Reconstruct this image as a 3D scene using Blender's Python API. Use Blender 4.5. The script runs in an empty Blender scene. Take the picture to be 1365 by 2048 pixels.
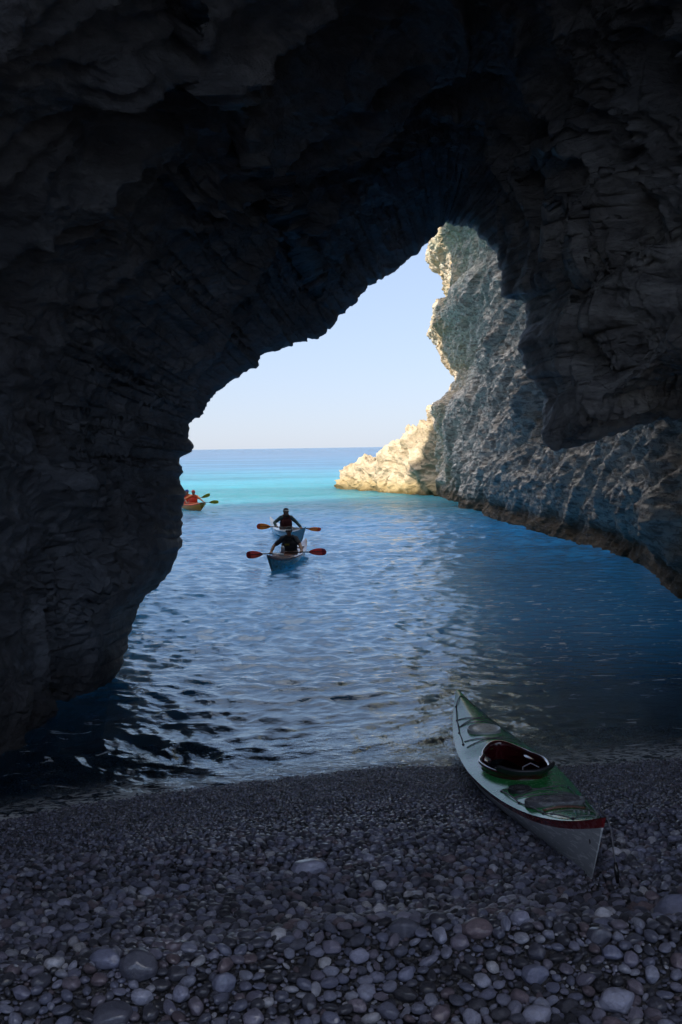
import bpy, bmesh, math, random
import numpy as np
from mathutils import Vector, Matrix, Euler

random.seed(7)
rng = np.random.default_rng(11)
scene = bpy.context.scene
COL = scene.collection

# ------------------------------------------------------------------ camera
F, W0, H0 = 2250.0, 1365.0, 2048.0
CAM_Z = 2.85
PITCH = math.atan((1024 - 894.6) / F)
ROLL = math.radians(0.85)
cam_data = bpy.data.cameras.new("camera")
cam = bpy.data.objects.new("camera", cam_data)
COL.objects.link(cam)
cam_data.sensor_fit = 'VERTICAL'
cam_data.sensor_height = 36.0
cam_data.lens = F / H0 * 36.0
cam_data.clip_start = 0.05
cam_data.clip_end = 30000
CAM_M = (Matrix.Translation((0, 0, CAM_Z))
         @ Matrix.Rotation(math.pi / 2 - PITCH, 4, 'X')
         @ Matrix.Rotation(-ROLL, 4, 'Z'))
cam.matrix_world = CAM_M
scene.camera = cam
_R = CAM_M.to_3x3()


def at(px, py, Y):
    """world point at distance Y along the view, seen at photo pixel px,py"""
    d = _R @ Vector(((px - W0 / 2) / F, -(py - H0 / 2) / F, -1.0))
    s = Y / d.y
    return Vector((0, 0, CAM_Z)) + d * s


def on_water(px, py, z=0.0):
    d = _R @ Vector(((px - W0 / 2) / F, -(py - H0 / 2) / F, -1.0))
    s = (z - CAM_Z) / d.z
    return Vector((0, 0, CAM_Z)) + d * s


# ------------------------------------------------------------------ light
SUN_AZ = (-0.76, -0.65)
SUN_EL = math.radians(27)
world = bpy.data.worlds.new("World")
scene.world = world
world.use_nodes = True
wn = world.node_tree.nodes
wl = world.node_tree.links
bg = wn['Background']
sky = wn.new('ShaderNodeTexSky')
sky.sky_type = 'NISHITA'
sky.sun_disc = False
sky.sun_elevation = SUN_EL
sky.sun_rotation = math.atan2(SUN_AZ[0], SUN_AZ[1])
sky.altitude = 0
sky.air_density = 1.0
sky.dust_density = 0.25
sky.ozone_density = 3.0
# soften the range between zenith and horizon, as the hazy summer sky of the photograph shows
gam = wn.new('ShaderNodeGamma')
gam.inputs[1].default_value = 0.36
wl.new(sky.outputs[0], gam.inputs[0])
tint = wn.new('ShaderNodeMix')
tint.data_type = 'RGBA'
tint.blend_type = 'MULTIPLY'
tint.inputs[0].default_value = 1.0
tint.inputs[7].default_value = (1.09, 1.21, 1.53, 1)
wl.new(gam.outputs[0], tint.inputs[6])
# added fill: unseen sky overhead brightened to light the cave, horizon band left clear
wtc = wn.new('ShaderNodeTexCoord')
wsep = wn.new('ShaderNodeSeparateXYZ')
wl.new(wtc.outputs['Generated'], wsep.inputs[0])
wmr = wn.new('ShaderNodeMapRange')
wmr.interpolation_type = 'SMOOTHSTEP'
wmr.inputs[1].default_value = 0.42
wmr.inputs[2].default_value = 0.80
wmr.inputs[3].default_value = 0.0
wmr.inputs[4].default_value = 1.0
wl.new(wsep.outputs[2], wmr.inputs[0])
overhead_boost = wn.new('ShaderNodeMix')
overhead_boost.data_type = 'RGBA'
overhead_boost.inputs[7].default_value = (6.3, 6.4, 7.0, 1)
wl.new(wmr.outputs[0], overhead_boost.inputs[0])
wl.new(tint.outputs[2], overhead_boost.inputs[6])
wl.new(overhead_boost.outputs[2], bg.inputs[0])
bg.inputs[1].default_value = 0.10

sun_data = bpy.data.lights.new("sun", 'SUN')
sun = bpy.data.objects.new("sun", sun_data)
COL.objects.link(sun)
sun_data.energy = 2.5
sun_data.angle = math.radians(0.5)
sun_data.color = (1.0, 0.93, 0.82)
tosun = Vector((SUN_AZ[0] * math.cos(SUN_EL), SUN_AZ[1] * math.cos(SUN_EL), math.sin(SUN_EL)))
sun.rotation_euler = (-tosun).to_track_quat('-Z', 'Y').to_euler()
sun.location = (-20, -20, 60)

scene.view_settings.view_transform = 'Standard'
scene.view_settings.look = 'None'
scene.view_settings.exposure = 1.75
scene.view_settings.gamma = 1
cy = scene.cycles
cy.use_denoising = True
try:
    cy.denoiser = 'OPENIMAGEDENOISE'
except Exception:
    pass
cy.max_bounces = 10
cy.diffuse_bounces = 6
cy.glossy_bounces = 4
cy.transmission_bounces = 4
cy.transparent_max_bounces = 8
cy.caustics_reflective = False
cy.caustics_refractive = False
cy.sample_clamp_indirect = 4.0


# ------------------------------------------------------------------ numpy noise
def _hash(ix, iy, iz, seed):
    h = (ix.astype(np.uint32) * np.uint32(374761393)
         + iy.astype(np.uint32) * np.uint32(668265263)
         + iz.astype(np.uint32) * np.uint32(2147483647)
         + np.uint32(seed * 974711 & 0xffffffff))
    h = (h ^ (h >> np.uint32(13))) * np.uint32(1274126177)
    h = h ^ (h >> np.uint32(16))
    return h


def gnoise(P, seed=0):
    """3-d gradient noise, P (...,3), about -1..1"""
    P = np.asarray(P, dtype=np.float64)
    i0 = np.floor(P).astype(np.int64)
    f = P - i0
    u = f * f * f * (f * (f * 6 - 15) + 10)
    out = 0
    for dx in (0, 1):
        wx = u[..., 0] if dx else 1 - u[..., 0]
        for dy in (0, 1):
            wy = u[..., 1] if dy else 1 - u[..., 1]
            for dz in (0, 1):
                wz = u[..., 2] if dz else 1 - u[..., 2]
                h = _hash((i0[..., 0] + dx) & 0xffff, (i0[..., 1] + dy) & 0xffff, (i0[..., 2] + dz) & 0xffff, seed)
                gx = ((h & 255).astype(np.float32) / 127.5 - 1)
                gy = (((h >> np.uint32(8)) & 255).astype(np.float32) / 127.5 - 1)
                gz = (((h >> np.uint32(16)) & 255).astype(np.float32) / 127.5 - 1)
                out = out + wx * wy * wz * (gx * (f[..., 0] - dx) + gy * (f[..., 1] - dy) + gz * (f[..., 2] - dz))
    return out * 1.4


def fbm(P, oct=4, seed=0, gain=0.5, lac=2.03):
    a, s, out = 1.0, 1.0, 0
    for k in range(oct):
        out = out + a * gnoise(P * s + 17.3 * k, seed + k)
        a *= gain
        s *= lac
    return out


def ridged(P, oct=4, seed=0, gain=0.5, lac=2.1):
    a, s, out, w = 1.0, 1.0, 0, 1.0
    for k in range(oct):
        n = 1 - np.abs(gnoise(P * s + 9.1 * k, seed + k)) * 2
        n = np.clip(n, 0, 1) ** 2 * w
        out = out + a * n
        w = np.clip(n * 1.6, 0, 1)
        a *= gain
        s *= lac
    return out


def cells(P, seed=0):
    """F1 and F2 distances"""
    P = np.asarray(P, dtype=np.float64)
    i0 = np.floor(P).astype(np.int64)
    f1 = np.full(P.shape[:-1], 9.0)
    f2 = np.full(P.shape[:-1], 9.0)
    cid = np.zeros(P.shape[:-1], dtype=np.float32)
    for dx in (-1, 0, 1):
        for dy in (-1, 0, 1):
            for dz in (-1, 0, 1):
                c = i0 + np.array([dx, dy, dz])
                h = _hash(c[..., 0] & 0xffff, c[..., 1] & 0xffff, c[..., 2] & 0xffff, seed)
                q = np.stack([c[..., 0] + (h & 255) / 255.0, c[..., 1] + ((h >> np.uint32(8)) & 255) / 255.0,
                              c[..., 2] + ((h >> np.uint32(16)) & 255) / 255.0], -1)
                d = np.sqrt(((P - q) ** 2).sum(-1))
                near = d < f1
                f2 = np.where(near, f1, np.minimum(f2, d))
                cid = np.where(near, (h >> np.uint32(24)).astype(np.float32) / 255.0, cid)
                f1 = np.where(near, d, f1)
    return f1, f2, cid


def beds(t, seed=0, edge=0.72):
    """steps of random depth along t: rock beds with sharp ledges"""
    i = np.floor(t)
    f = t - i
    def rnd(k):
        return (_hash(k.astype(np.int64) & 0xffff, np.zeros_like(k, dtype=np.int64), np.zeros_like(k, dtype=np.int64), seed) & 1023).astype(np.float64) / 1023.0 - 0.5
    w = np.clip((f - edge) / (1 - edge), 0, 1)
    return rnd(i) * (1 - w) + rnd(i + 1) * w


def smooth(x, a, b):
    t = np.clip((x - a) / (b - a), 0, 1)
    return t * t * (3 - 2 * t)


# ------------------------------------------------------------------ mesh helpers
def mesh_np(name, V, Fq, mat=None, parent=None, smooth_shade=True):
    V = np.ascontiguousarray(np.asarray(V, dtype=np.float32).reshape(-1, 3))
    Fq = np.asarray(Fq, dtype=np.int32)
    me = bpy.data.meshes.new(name)
    n = Fq.shape[1]
    me.vertices.add(len(V))
    me.vertices.foreach_set('co', V.ravel())
    me.loops.add(Fq.size)
    me.loops.foreach_set('vertex_index', Fq.ravel())
    me.polygons.add(len(Fq))
    me.polygons.foreach_set('loop_start', np.arange(0, Fq.size, n, dtype=np.int32))
    me.polygons.foreach_set('loop_total', np.full(len(Fq), n, dtype=np.int32))
    if smooth_shade:
        me.polygons.foreach_set('use_smooth', np.ones(len(Fq), dtype=bool))
    me.update(calc_edges=True)
    me.validate()
    if mat:
        me.materials.append(mat)
    o = bpy.data.objects.new(name, me)
    COL.objects.link(o)
    if parent:
        o.parent = parent
    return o


def grid_faces(nr, nc, flip=False):
    a = np.arange(nr * nc).reshape(nr, nc)
    f = np.stack([a[:-1, :-1], a[:-1, 1:], a[1:, 1:], a[1:, :-1]], -1).reshape(-1, 4)
    return f[:, ::-1] if flip else f


def grid_normals(G):
    du = np.gradient(G, axis=0)
    dv = np.gradient(G, axis=1)
    n = np.cross(du, dv)
    return n / (np.linalg.norm(n, axis=-1, keepdims=True) + 1e-12)


def bm_obj(name, bm, mat, parent=None, sm=True):
    me = bpy.data.meshes.new(name)
    bmesh.ops.recalc_face_normals(bm, faces=bm.faces)
    bm.to_mesh(me)
    bm.free()
    if sm:
        for p in me.polygons:
            p.use_smooth = True
    me.materials.append(mat)
    o = bpy.data.objects.new(name, me)
    COL.objects.link(o)
    if parent:
        o.parent = parent
    return o


def structure(o):
    o['kind'] = 'structure'
    return o


def tag(o, label=None, cat=None, group=None):
    if label:
        o['label'] = label
    if cat:
        o['category'] = cat
    if group:
        o['group'] = group
    return o


def empty(name, M, label, cat, group=None):
    o = bpy.data.objects.new(name, None)
    COL.objects.link(o)
    o.matrix_world = M
    return tag(o, label, cat, group)


def add_tube(bm, pts, r, n=8, closed=False, r_fn=None):
    pts = [Vector(p) for p in pts]
    rings = []
    N = len(pts)
    up = Vector((0, 0, 1))
    for i, p in enumerate(pts):
        a = pts[(i - 1) % N] if (closed or i > 0) else pts[i]
        b = pts[(i + 1) % N] if (closed or i < N - 1) else pts[i]
        t = (b - a).normalized()
        x = t.cross(up)
        if x.length < 1e-3:
            x = t.cross(Vector((0, 1, 0)))
        x.normalize()
        y = t.cross(x).normalized()
        rr = r_fn(i / (N - 1)) * r if r_fn else r
        rings.append([bm.verts.new(p + (x * math.cos(k * 2 * math.pi / n) + y * math.sin(k * 2 * math.pi / n)) * rr)
                      for k in range(n)])
    for i in range(N if closed else N - 1):
        A, B = rings[i], rings[(i + 1) % N]
        for k in range(n):
            bm.faces.new((A[k], A[(k + 1) % n], B[(k + 1) % n], B[k]))
    if not closed:
        bm.faces.new(rings[0][::-1])
        bm.faces.new(rings[-1])


def add_box(bm, c, s, M=None, bev=0.0):
    b = bmesh.new()
    bmesh.ops.create_cube(b, size=1.0)
    for v in b.verts:
        v.co = Vector((v.co.x * s[0], v.co.y * s[1], v.co.z * s[2]))
    if bev:
        bmesh.ops.bevel(b, geom=b.edges[:], offset=bev, segments=2, affect='EDGES')
    T = Matrix.Translation(c) @ (M if M else Matrix())
    b.transform(T)
    me = bpy.data.meshes.new('tmp')
    b.to_mesh(me)
    b.free()
    bm.from_mesh(me)
    bpy.data.meshes.remove(me)


def add_ball(bm, c, s, M=None, seg=20):
    b = bmesh.new()
    bmesh.ops.create_uvsphere(b, u_segments=seg, v_segments=seg // 2 + 2, radius=1.0)
    for v in b.verts:
        v.co = Vector((v.co.x * s[0], v.co.y * s[1], v.co.z * s[2]))
    b.transform(Matrix.Translation(c) @ (M if M else Matrix()))
    me = bpy.data.meshes.new('tmp')
    b.to_mesh(me)
    b.free()
    bm.from_mesh(me)
    bpy.data.meshes.remove(me)


# ------------------------------------------------------------------ materials
class NT:
    def __init__(s, name):
        s.m = bpy.data.materials.new(name)
        s.m.use_nodes = True
        s.t = s.m.node_tree
        s.p = s.t.nodes['Principled BSDF']
        s.out = s.t.nodes['Material Output']

    def n(s, typ, **kw):
        nd = s.t.nodes.new(typ)
        for k, v in kw.items():
            if hasattr(nd, k):
                setattr(nd, k, v)
        return nd

    def l(s, a, b):
        s.t.links.new(a, b)

    def noise(s, vec, scale, detail=4, rough=0.55, dist=0.0):
        nd = s.n('ShaderNodeTexNoise')
        nd.inputs['Scale'].default_value = scale
        nd.inputs['Detail'].default_value = detail
        nd.inputs['Roughness'].default_value = rough
        nd.inputs['Distortion'].default_value = dist
        s.l(vec, nd.inputs['Vector'])
        return nd.outputs[0]

    def voro(s, vec, scale, feature='F1'):
        nd = s.n('ShaderNodeTexVoronoi')
        nd.feature = feature
        nd.inputs['Scale'].default_value = scale
        s.l(vec, nd.inputs['Vector'])
        return nd.outputs[0]

    def ramp(s, fac, stops, interp='LINEAR'):
        nd = s.n('ShaderNodeValToRGB')
        cr = nd.color_ramp
        cr.interpolation = interp
        while len(cr.elements) < len(stops):
            cr.elements.new(0.5)
        for e, (p, c) in zip(cr.elements, stops):
            e.position = p
            e.color = (c, c, c, 1) if isinstance(c, (int, float)) else (*c, 1)
        s.l(fac, nd.inputs[0])
        return nd.outputs[0]

    def mixc(s, fac, a, b, blend='MIX'):
        nd = s.n('ShaderNodeMix')
        nd.data_type = 'RGBA'
        nd.blend_type = blend
        for sock, v in ((nd.inputs[0], fac), (nd.inputs[6], a), (nd.inputs[7], b)):
            if isinstance(v, (int, float)):
                sock.default_value = v
            elif isinstance(v, tuple):
                sock.default_value = (*v, 1)
            else:
                s.l(v, sock)
        return nd.outputs[2]

    def math(s, op, a, b=None, clamp=False):
        nd = s.n('ShaderNodeMath')
        nd.operation = op
        nd.use_clamp = clamp
        for i, v in enumerate((a, b)):
            if v is None:
                continue
            if isinstance(v, (int, float)):
                nd.inputs[i].default_value = v
            else:
                s.l(v, nd.inputs[i])
        return nd.outputs[0]

    def pos(s):
        return s.n('ShaderNodeNewGeometry').outputs['Position']

    def obj(s):
        return s.n('ShaderNodeTexCoord').outputs['Object']

    def mapping(s, vec, scale=(1, 1, 1), rot=(0, 0, 0)):
        nd = s.n('ShaderNodeMapping')
        nd.inputs['Scale'].default_value = scale
        nd.inputs['Rotation'].default_value = rot
        s.l(vec, nd.inputs['Vector'])
        return nd.outputs[0]

    def sep(s, vec):
        nd = s.n('ShaderNodeSeparateXYZ')
        s.l(vec, nd.inputs[0])
        return nd.outputs

    def maprange(s, v, a, b, c=0.0, d=1.0, smooth=False):
        nd = s.n('ShaderNodeMapRange')
        nd.clamp = True
        if smooth:
            nd.interpolation_type = 'SMOOTHSTEP'
        s.l(v, nd.inputs[0])
        for i, x in enumerate((a, b, c, d)):
            nd.inputs[i + 1].default_value = x
        return nd.outputs[0]

    def bump(s, h, strength, dist, prev=None):
        nd = s.n('ShaderNodeBump')
        nd.inputs['Strength'].default_value = strength
        nd.inputs['Distance'].default_value = dist
        s.l(h, nd.inputs['Height'])
        if prev is not None:
            s.l(prev, nd.inputs['Normal'])
        return nd.outputs[0]

    def setp(s, **kw):
        for k, v in kw.items():
            sock = s.p.inputs[k.replace('_', ' ')]
            if isinstance(v, (int, float)):
                sock.default_value = v
            elif isinstance(v, tuple):
                sock.default_value = (*v, 1) if len(v) == 3 else v
            else:
                s.l(v, sock)
        return s.m


def rock_material(name, dark, mid, light, scale=1.0, strata_rot=(0, 0, 0), strata=(1, 1, 1), rough=(0.55, 0.9),
                  kind='cave'):
    t = NT(name)
    P = t.pos()
    S = t.mapping(P, strata, strata_rot)
    big = t.noise(S, 0.35 * scale, 6, 0.6, 0.6)
    med = t.noise(S, 1.7 * scale, 8, 0.65, 0.8)
    fine = t.noise(P, 9 * scale, 8, 0.7)
    c = t.ramp(med, [(0.30, dark), (0.5, mid), (0.72, light)])
    c2 = t.ramp(big, [(0.35, dark), (0.55, mid), (0.7, light)])
    c = t.mixc(0.45, c, c2)
    c = t.mixc(t.ramp(fine, [(0.35, 0.0), (0.65, 1.0)]), t.mixc(0.45, c, dark), c)
    if kind == 'cliff':
        # dark solution pockets and seams that follow the bedding
        pk = t.ramp(t.noise(t.mapping(P, (1.0, 1.2, 3.0), (-0.38, 0, 0)), 2.2, 9, 0.72, 0.5), [(0.42, 1.0), (0.50, 0.0)])
        c = t.mixc(t.math('MULTIPLY', pk, 0.75), c, (0.17, 0.14, 0.12))
        sp = t.ramp(t.noise(P, 7.0, 6, 0.75), [(0.40, 1.0), (0.47, 0.0)])
        c = t.mixc(t.math('MULTIPLY', sp, 0.6), c, (0.20, 0.17, 0.145))
    pit = t.ramp(t.voro(S, 7 * scale), [(0.0, 0.0), (0.28, 1.0)])
    x, y, z = t.sep(P)
    if kind == 'cliff':
        # greenish algae high up, ochre stain low, tidal band at the water line
        gn = t.noise(P, 0.5, 5, 0.6)
        gz = t.math('MULTIPLY', t.maprange(z, 8.0, 13.0), t.ramp(gn, [(0.40, 0.0), (0.6, 1.0)]))
        c = t.mixc(t.math('MULTIPLY', gz, 0.55), c, (0.22, 0.29, 0.17))
        far = t.maprange(y, 56, 63)
        och = t.math('MULTIPLY', far, t.ramp(t.noise(P, 0.9, 6, 0.65), [(0.38, 0.0), (0.58, 1.0)]))
        c = t.mixc(t.math('MULTIPLY', och, 0.65), c, (0.50, 0.34, 0.17))
        zb = t.math('ADD', z, t.math('MULTIPLY', t.noise(P, 0.8, 5, 0.6), -1.0))
        band = t.maprange(zb, 0.35, -0.15)
        c = t.mixc(band, c, (0.13, 0.085, 0.045))
        dk = t.ramp(t.noise(S, 2.4, 7, 0.62), [(0.40, 1.0), (0.50, 0.0)])
        c = t.mixc(t.math('MULTIPLY', dk, 0.45), c, (0.16, 0.13, 0.11))
    elif kind == 'headland':
        zb = t.math('ADD', z, t.math('MULTIPLY', t.noise(P, 0.9, 5, 0.6), -0.9))
        band = t.maprange(zb, 0.5, 0.0)
        c = t.mixc(t.math('MULTIPLY', band, 0.7), c, (0.32, 0.23, 0.09))
        band2 = t.maprange(zb, -0.1, -0.4)
        c = t.mixc(band2, c, (0.10, 0.07, 0.02))
        gr = t.ramp(t.noise(P, 0.45, 6, 0.6), [(0.48, 0.0), (0.62, 1.0)])
        c = t.mixc(t.math('MULTIPLY', gr, 0.55), c, (0.12, 0.10, 0.05))
    else:
        # side light on the right hanging mass is painted in: paler, browner tone
        pale = t.math('MULTIPLY', t.maprange(t.math('ADD', x, t.math('MULTIPLY', t.noise(P, 0.9, 4, 0.6), 0.8)), 1.9, 2.9), t.maprange(z, 6.5, 4.8))
        c = t.mixc(t.math('MULTIPLY', pale, 0.8), c, t.mixc(t.ramp(med, [(0.35, 0.0), (0.65, 1.0)]), (0.17, 0.16, 0.155), (0.60, 0.57, 0.53)))
        gr = t.ramp(t.noise(P, 0.6, 5, 0.6), [(0.5, 0.0), (0.68, 1.0)])
        c = t.mixc(t.math('MULTIPLY', gr, 0.35), c, (0.10, 0.07, 0.05))
        zb = t.math('ADD', z, t.math('MULTIPLY', t.noise(P, 1.2, 5, 0.6), -0.7))
        c = t.mixc(t.math('MULTIPLY', t.maprange(zb, 0.4, -0.2), 0.7), c, (0.05, 0.04, 0.035))
    c = t.mixc(t.math('MULTIPLY', t.math('SUBTRACT', 1.0, pit), 0.55), c, dark)
    h1 = t.bump(med, 0.9, 0.10 / scale)
    h2 = t.bump(t.voro(t.mixc(0.15, S, t.n('ShaderNodeTexNoise').outputs['Color']), 5 * scale, 'F1'), 0.7, 0.05 / scale, h1)
    h3 = t.bump(fine, 0.9, 0.035 / scale, h2)
    h4 = t.bump(t.noise(P, 38 * scale, 5, 0.7), 0.6, 0.010 / scale, h3)
    t.setp(Base_Color=c, Roughness=t.maprange(fine, 0.3, 0.7, rough[0], rough[1]), Normal=h4)
    t.p.inputs['Specular IOR Level'].default_value = 0.35
    return t.m


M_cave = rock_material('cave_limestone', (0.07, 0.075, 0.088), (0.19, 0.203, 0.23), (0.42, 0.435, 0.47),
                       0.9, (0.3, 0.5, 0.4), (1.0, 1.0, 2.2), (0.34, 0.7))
M_cliff = rock_material('cliff_limestone', (0.46, 0.39, 0.32), (0.82, 0.735, 0.62), (0.92, 0.85, 0.74),
                        0.55, (-0.38, 0.0, 0.0), (1.0, 0.6, 3.2), (0.8, 0.95), 'cliff')
M_head = rock_material('headland_limestone', (0.26, 0.19, 0.11), (0.50, 0.40, 0.27), (0.66, 0.57, 0.44),
                       0.5, (0.6, 0.3, 0.0), (1.0, 1.0, 2.0), (0.8, 0.95), 'headland')


# ------------------------------------------------------------------ cave shell
def catmull(P, u):
    """P (n,...) control values at integers, u query"""
    n = len(P)
    i = np.clip(np.floor(u).astype(int), 0, n - 2)
    f = u - i
    p0 = P[np.clip(i - 1, 0, n - 1)]
    p1 = P[i]
    p2 = P[i + 1]
    p3 = P[np.clip(i + 2, 0, n - 1)]
    sh = f.shape + (1,) * (P.ndim - 1)
    f = f.reshape(sh)
    return 0.5 * ((2 * p1) + (-p0 + p2) * f + (2 * p0 - 5 * p1 + 4 * p2 - p3) * f ** 2 + (-p0 + 3 * p1 - 3 * p2 + p3) * f ** 3)


rim_px = [(212, 1430, 13.7), (227, 1360, 14.0), (246, 1322, 14.2), (258, 1250, 14.5), (288, 1196, 14.8), (330, 1158, 15.2),
          (362, 1095, 15.5), (364, 1050, 15.7), (371, 1005, 15.8), (366, 962, 16.0), (377, 936, 16), (364, 920, 16),
          (390, 900, 16.2), (378, 872, 16.2), (384, 853, 16.3), (402, 840, 16.4), (424, 802, 16.6), (450, 778, 16.8),
          (500, 748, 17), (522, 737, 17.1), (530, 706, 17.2), (590, 690, 17.5), (632, 678, 18), (680, 636, 18.3),
          (722, 598, 18.5), (740, 570, 18.6), (782, 545, 19), (832, 508, 19), (862, 476, 18.8), (892, 448, 18),
          (926, 446, 17.2), (962, 466, 16.5), (998, 500, 16), (1001, 560, 15.7), (1006, 590, 15.4), (1020, 594, 15.2),
          (1036, 586, 15.1), (1054, 604, 15), (1056, 635, 14.8), (1036, 692, 14.5), (1050, 744, 14.2), (1096, 790, 14),
          (1090, 835, 13.7), (1080, 876, 13.5), (1120, 897, 13.2), (1180, 890, 13), (1280, 858, 13), (1365, 835, 13)]
rim = [np.array(at(*p)) for p in rim_px]
rim += [np.array(p) for p in ((4.9, 13.6, 3.45), (6.0, 14.2, 3.4), (7.0, 15, 2.6), (7.5, 15.5, 1.0), (7.6, 15.5, -1.6))]
rim = [np.array([rim[0][0] - 0.1, 13.5, -1.6])] + rim
rim = np.array(rim)


def build_cave():
    seg = np.linalg.norm(np.diff(rim, axis=0), axis=1)
    s = np.concatenate([[0], np.cumsum(seg)])
    NC = 1250
    q = np.linspace(0, s[-1], NC)
    u = np.interp(q, s, np.arange(len(rim)))
    R = catmull(rim, u) * 0.5 + 0.5 * np.stack([np.interp(q, s, rim[:, k]) for k in range(3)], -1)
    # small scale jaggedness of the lip
    jag = fbm(R * 1.6, 5, 3, 0.6)
    # smoothed outward direction in x,z
    def gsm(A, sig):
        k = int(sig * 3)
        w = np.exp(-0.5 * (np.arange(-k, k + 1) / sig) ** 2)
        w /= w.sum()
        Ap = np.concatenate([np.repeat(A[:1], k, 0), A, np.repeat(A[-1:], k, 0)])
        return np.stack([np.convolve(Ap[:, j], w, 'valid') for j in range(A.shape[1])], -1)
    Rs = gsm(R, 30)
    Rb = gsm(R, 9)
    T = np.gradient(Rs, axis=0)
    out = np.stack([-T[:, 2], np.zeros(NC), T[:, 0]], -1)
    out /= np.linalg.norm(out, axis=1, keepdims=True)
    out = gsm(out, 30)
    out /= np.linalg.norm(out, axis=1, keepdims=True)
    R = R + out * (jag[:, None] * 0.06 + 0.03 * (ridged(R * 5.0, 3, 4, 0.6)[:, None] - 0.7))
    zz = R[:, 2]
    # how far the shell opens towards the viewer: less low down on the left
    left = R[:, 0] < 0
    k_low = np.where(left, 0.50 + 0.75 * smooth(zz, 0.0, 4.0), 1.0)
    st = []
    for (mode, yv, off) in (('a', -6.2, 40.0), ('a', -5.4, 16.0), ('a', -4.6, 10.0), ('a', -4.0, 9.2), ('a', -2.0, 6.8), ('a', 1.0, 4.4), ('a', 5.5, 2.5),
                            ('f', 0.62, 1.55), ('f', 0.78, 1.02), ('f', 0.90, 0.55), ('f', 1.0, 0.0), ('p', 0.30, 0.55),
                            ('p', 0.9, 2.6), ('p', 2.2, 9.0), ('p', 5.0, 18.0), ('p', 9, 30.0)):
        d = R[:, 1]
        if mode == 'a':
            y = np.full(NC, yv)
            if yv < 0:
                # unseen rear mouth added for skylight, back right; left wall extended to stop sun
                sx = smooth(R[:, 0], -3.0, 5.0)
                y = y - 7.0 * (1 - sx) * min(1.0, -yv / 4.0) + 3.6 * sx * min(1.0, -yv / 4.0)
        elif mode == 'f':
            y = d * yv
        else:
            y = d + yv
        smw = 1.0 if mode != 'f' else np.clip((1 - yv) / 0.3, 0, 1)
        base = R * (1 - smw) + (Rb if mode == 'f' and yv > 0.7 else Rs) * smw
        o = out.copy()
        kk = k_low[:, None]
        if mode == 'p' and off > 5:
            # the outer face climbs straight up the cliff instead of closing the inlet
            o = o.copy()
            pt = base + o * off
            upz = np.maximum(base[:, 2], 0) * 0.6 + off * np.where(left, 1.0, 0.95)
            xx = base[:, 0] + np.where(left, -off * 0.75, off * 0.55) * (0.25 + 0.75 * (1 - smooth(zz, 3, 9)))
            mid = smooth(zz, 2.0, 5.0)
            px = np.stack([xx, y, upz * mid + base[:, 2] * (1 - mid)], -1)
            pt = px
        else:
            pt = base + o * off * kk
            pt[:, 1] = y
        st.append(pt)
    st = np.array(st)
    # stations: dense between y=4 and the lip
    v = np.concatenate([np.linspace(0, 5.6, 60, endpoint=False), np.linspace(5.6, 7, 150, endpoint=False),
                        np.linspace(7, 11.0, 430, endpoint=False), np.linspace(11.0, 15, 90)])
    G = catmull(st, v)
    N = grid_normals(G)
    # normal should point into the cave
    cen = np.array([1.5, 8, 3.0])
    if ((cen - G[300, NC // 2]) * N[300, NC // 2]).sum() < 0:
        N = -N
    lip = 1 - 0.93 * np.exp(-((v - 10.0) / 0.75) ** 2)[:, None]
    # roll bedding: stretched, tilted coordinates
    def rot(P, a, b):
        ca, sa, cb, sb = math.cos(a), math.sin(a), math.cos(b), math.sin(b)
        x = P[..., 0] * ca - P[..., 2] * sa
        z = P[..., 0] * sa + P[..., 2] * ca
        y = P[..., 1] * cb - z * sb
        z = P[..., 1] * sb + z * cb
        return np.stack([x, y, z], -1)
    warp = np.stack([gnoise(G * 0.4, 50), gnoise(G * 0.4 + 31, 51), gnoise(G * 0.4 + 77, 52)], -1)
    Q = G + warp * 0.9
    Qs = rot(Q, -0.75, 0.5) * np.array([0.34, 0.6, 1.6])
    h = 0.55 * fbm(Q * 0.30, 3, 1)
    fold = smooth(G[..., 0], 1.6, 2.8) * smooth(G[..., 2], 2.6, 3.4)
    h += 0.27 * (1 - 0.75 * fold) * (ridged(Qs * 0.55, 4, 7) - 0.7)
    h += 0.14 * (1 - 0.75 * fold) * (ridged(Qs * 1.7 + 5, 4, 21) - 0.7)
    f1, f2, cid = cells(Qs * 1.25, 5)
    h += 0.04 * (cid - 0.5) * smooth(f2 - f1, 0.0, 0.40)
    tq = rot(Q, -0.75, 0.5)[..., 2] + 0.35 * fbm(G * 0.6, 3, 9)
    keep = (1 - 0.8 * fold) * (0.3 + 0.7 * smooth(fbm(G * 0.35 + 3, 2, 10), -0.3, 0.3))
    h += 0.34 * keep * beds(tq * 0.9, 11, 0.82)
    h += 0.13 * keep * beds(tq * 2.8 + 0.4, 12, 0.72)
    h += 0.20 * keep * beds(rot(Q, 0.8, -0.5)[..., 2] * 0.8, 13, 0.86)
    # hanging folds on the right-hand mass
    Qf = rot(Q, 0.45, 0.1) * np.array([1.5, 1.5, 0.38])
    h += fold * 0.42 * (ridged(Qf * 0.8, 5, 33, 0.55) - 0.6)
    h += 0.055 * fbm(G * 3.3, 4, 40, 0.6)
    h += 0.022 * (ridged(G * 8.0, 3, 44) - 0.7)
    # nothing may swell far enough into the opening to hide the lip
    offs = np.interp(v, np.arange(16), [30, 16, 10, 9.2, 6.8, 4.4, 2.5, 1.55, 1.02, 0.55, 0.0, 0.25, 1.0, 3, 5, 5])[:, None] * k_low[None, :]
    lim = 0.62 * offs + 0.05
    h = np.where(h > 0, lim * np.tanh(h / lim), h)
    G2 = G + N * (h * lip)[..., None]
    NR = len(v)
    F_ = grid_faces(NR, NC)
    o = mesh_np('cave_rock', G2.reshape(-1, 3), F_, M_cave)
    structure(o)
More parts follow.
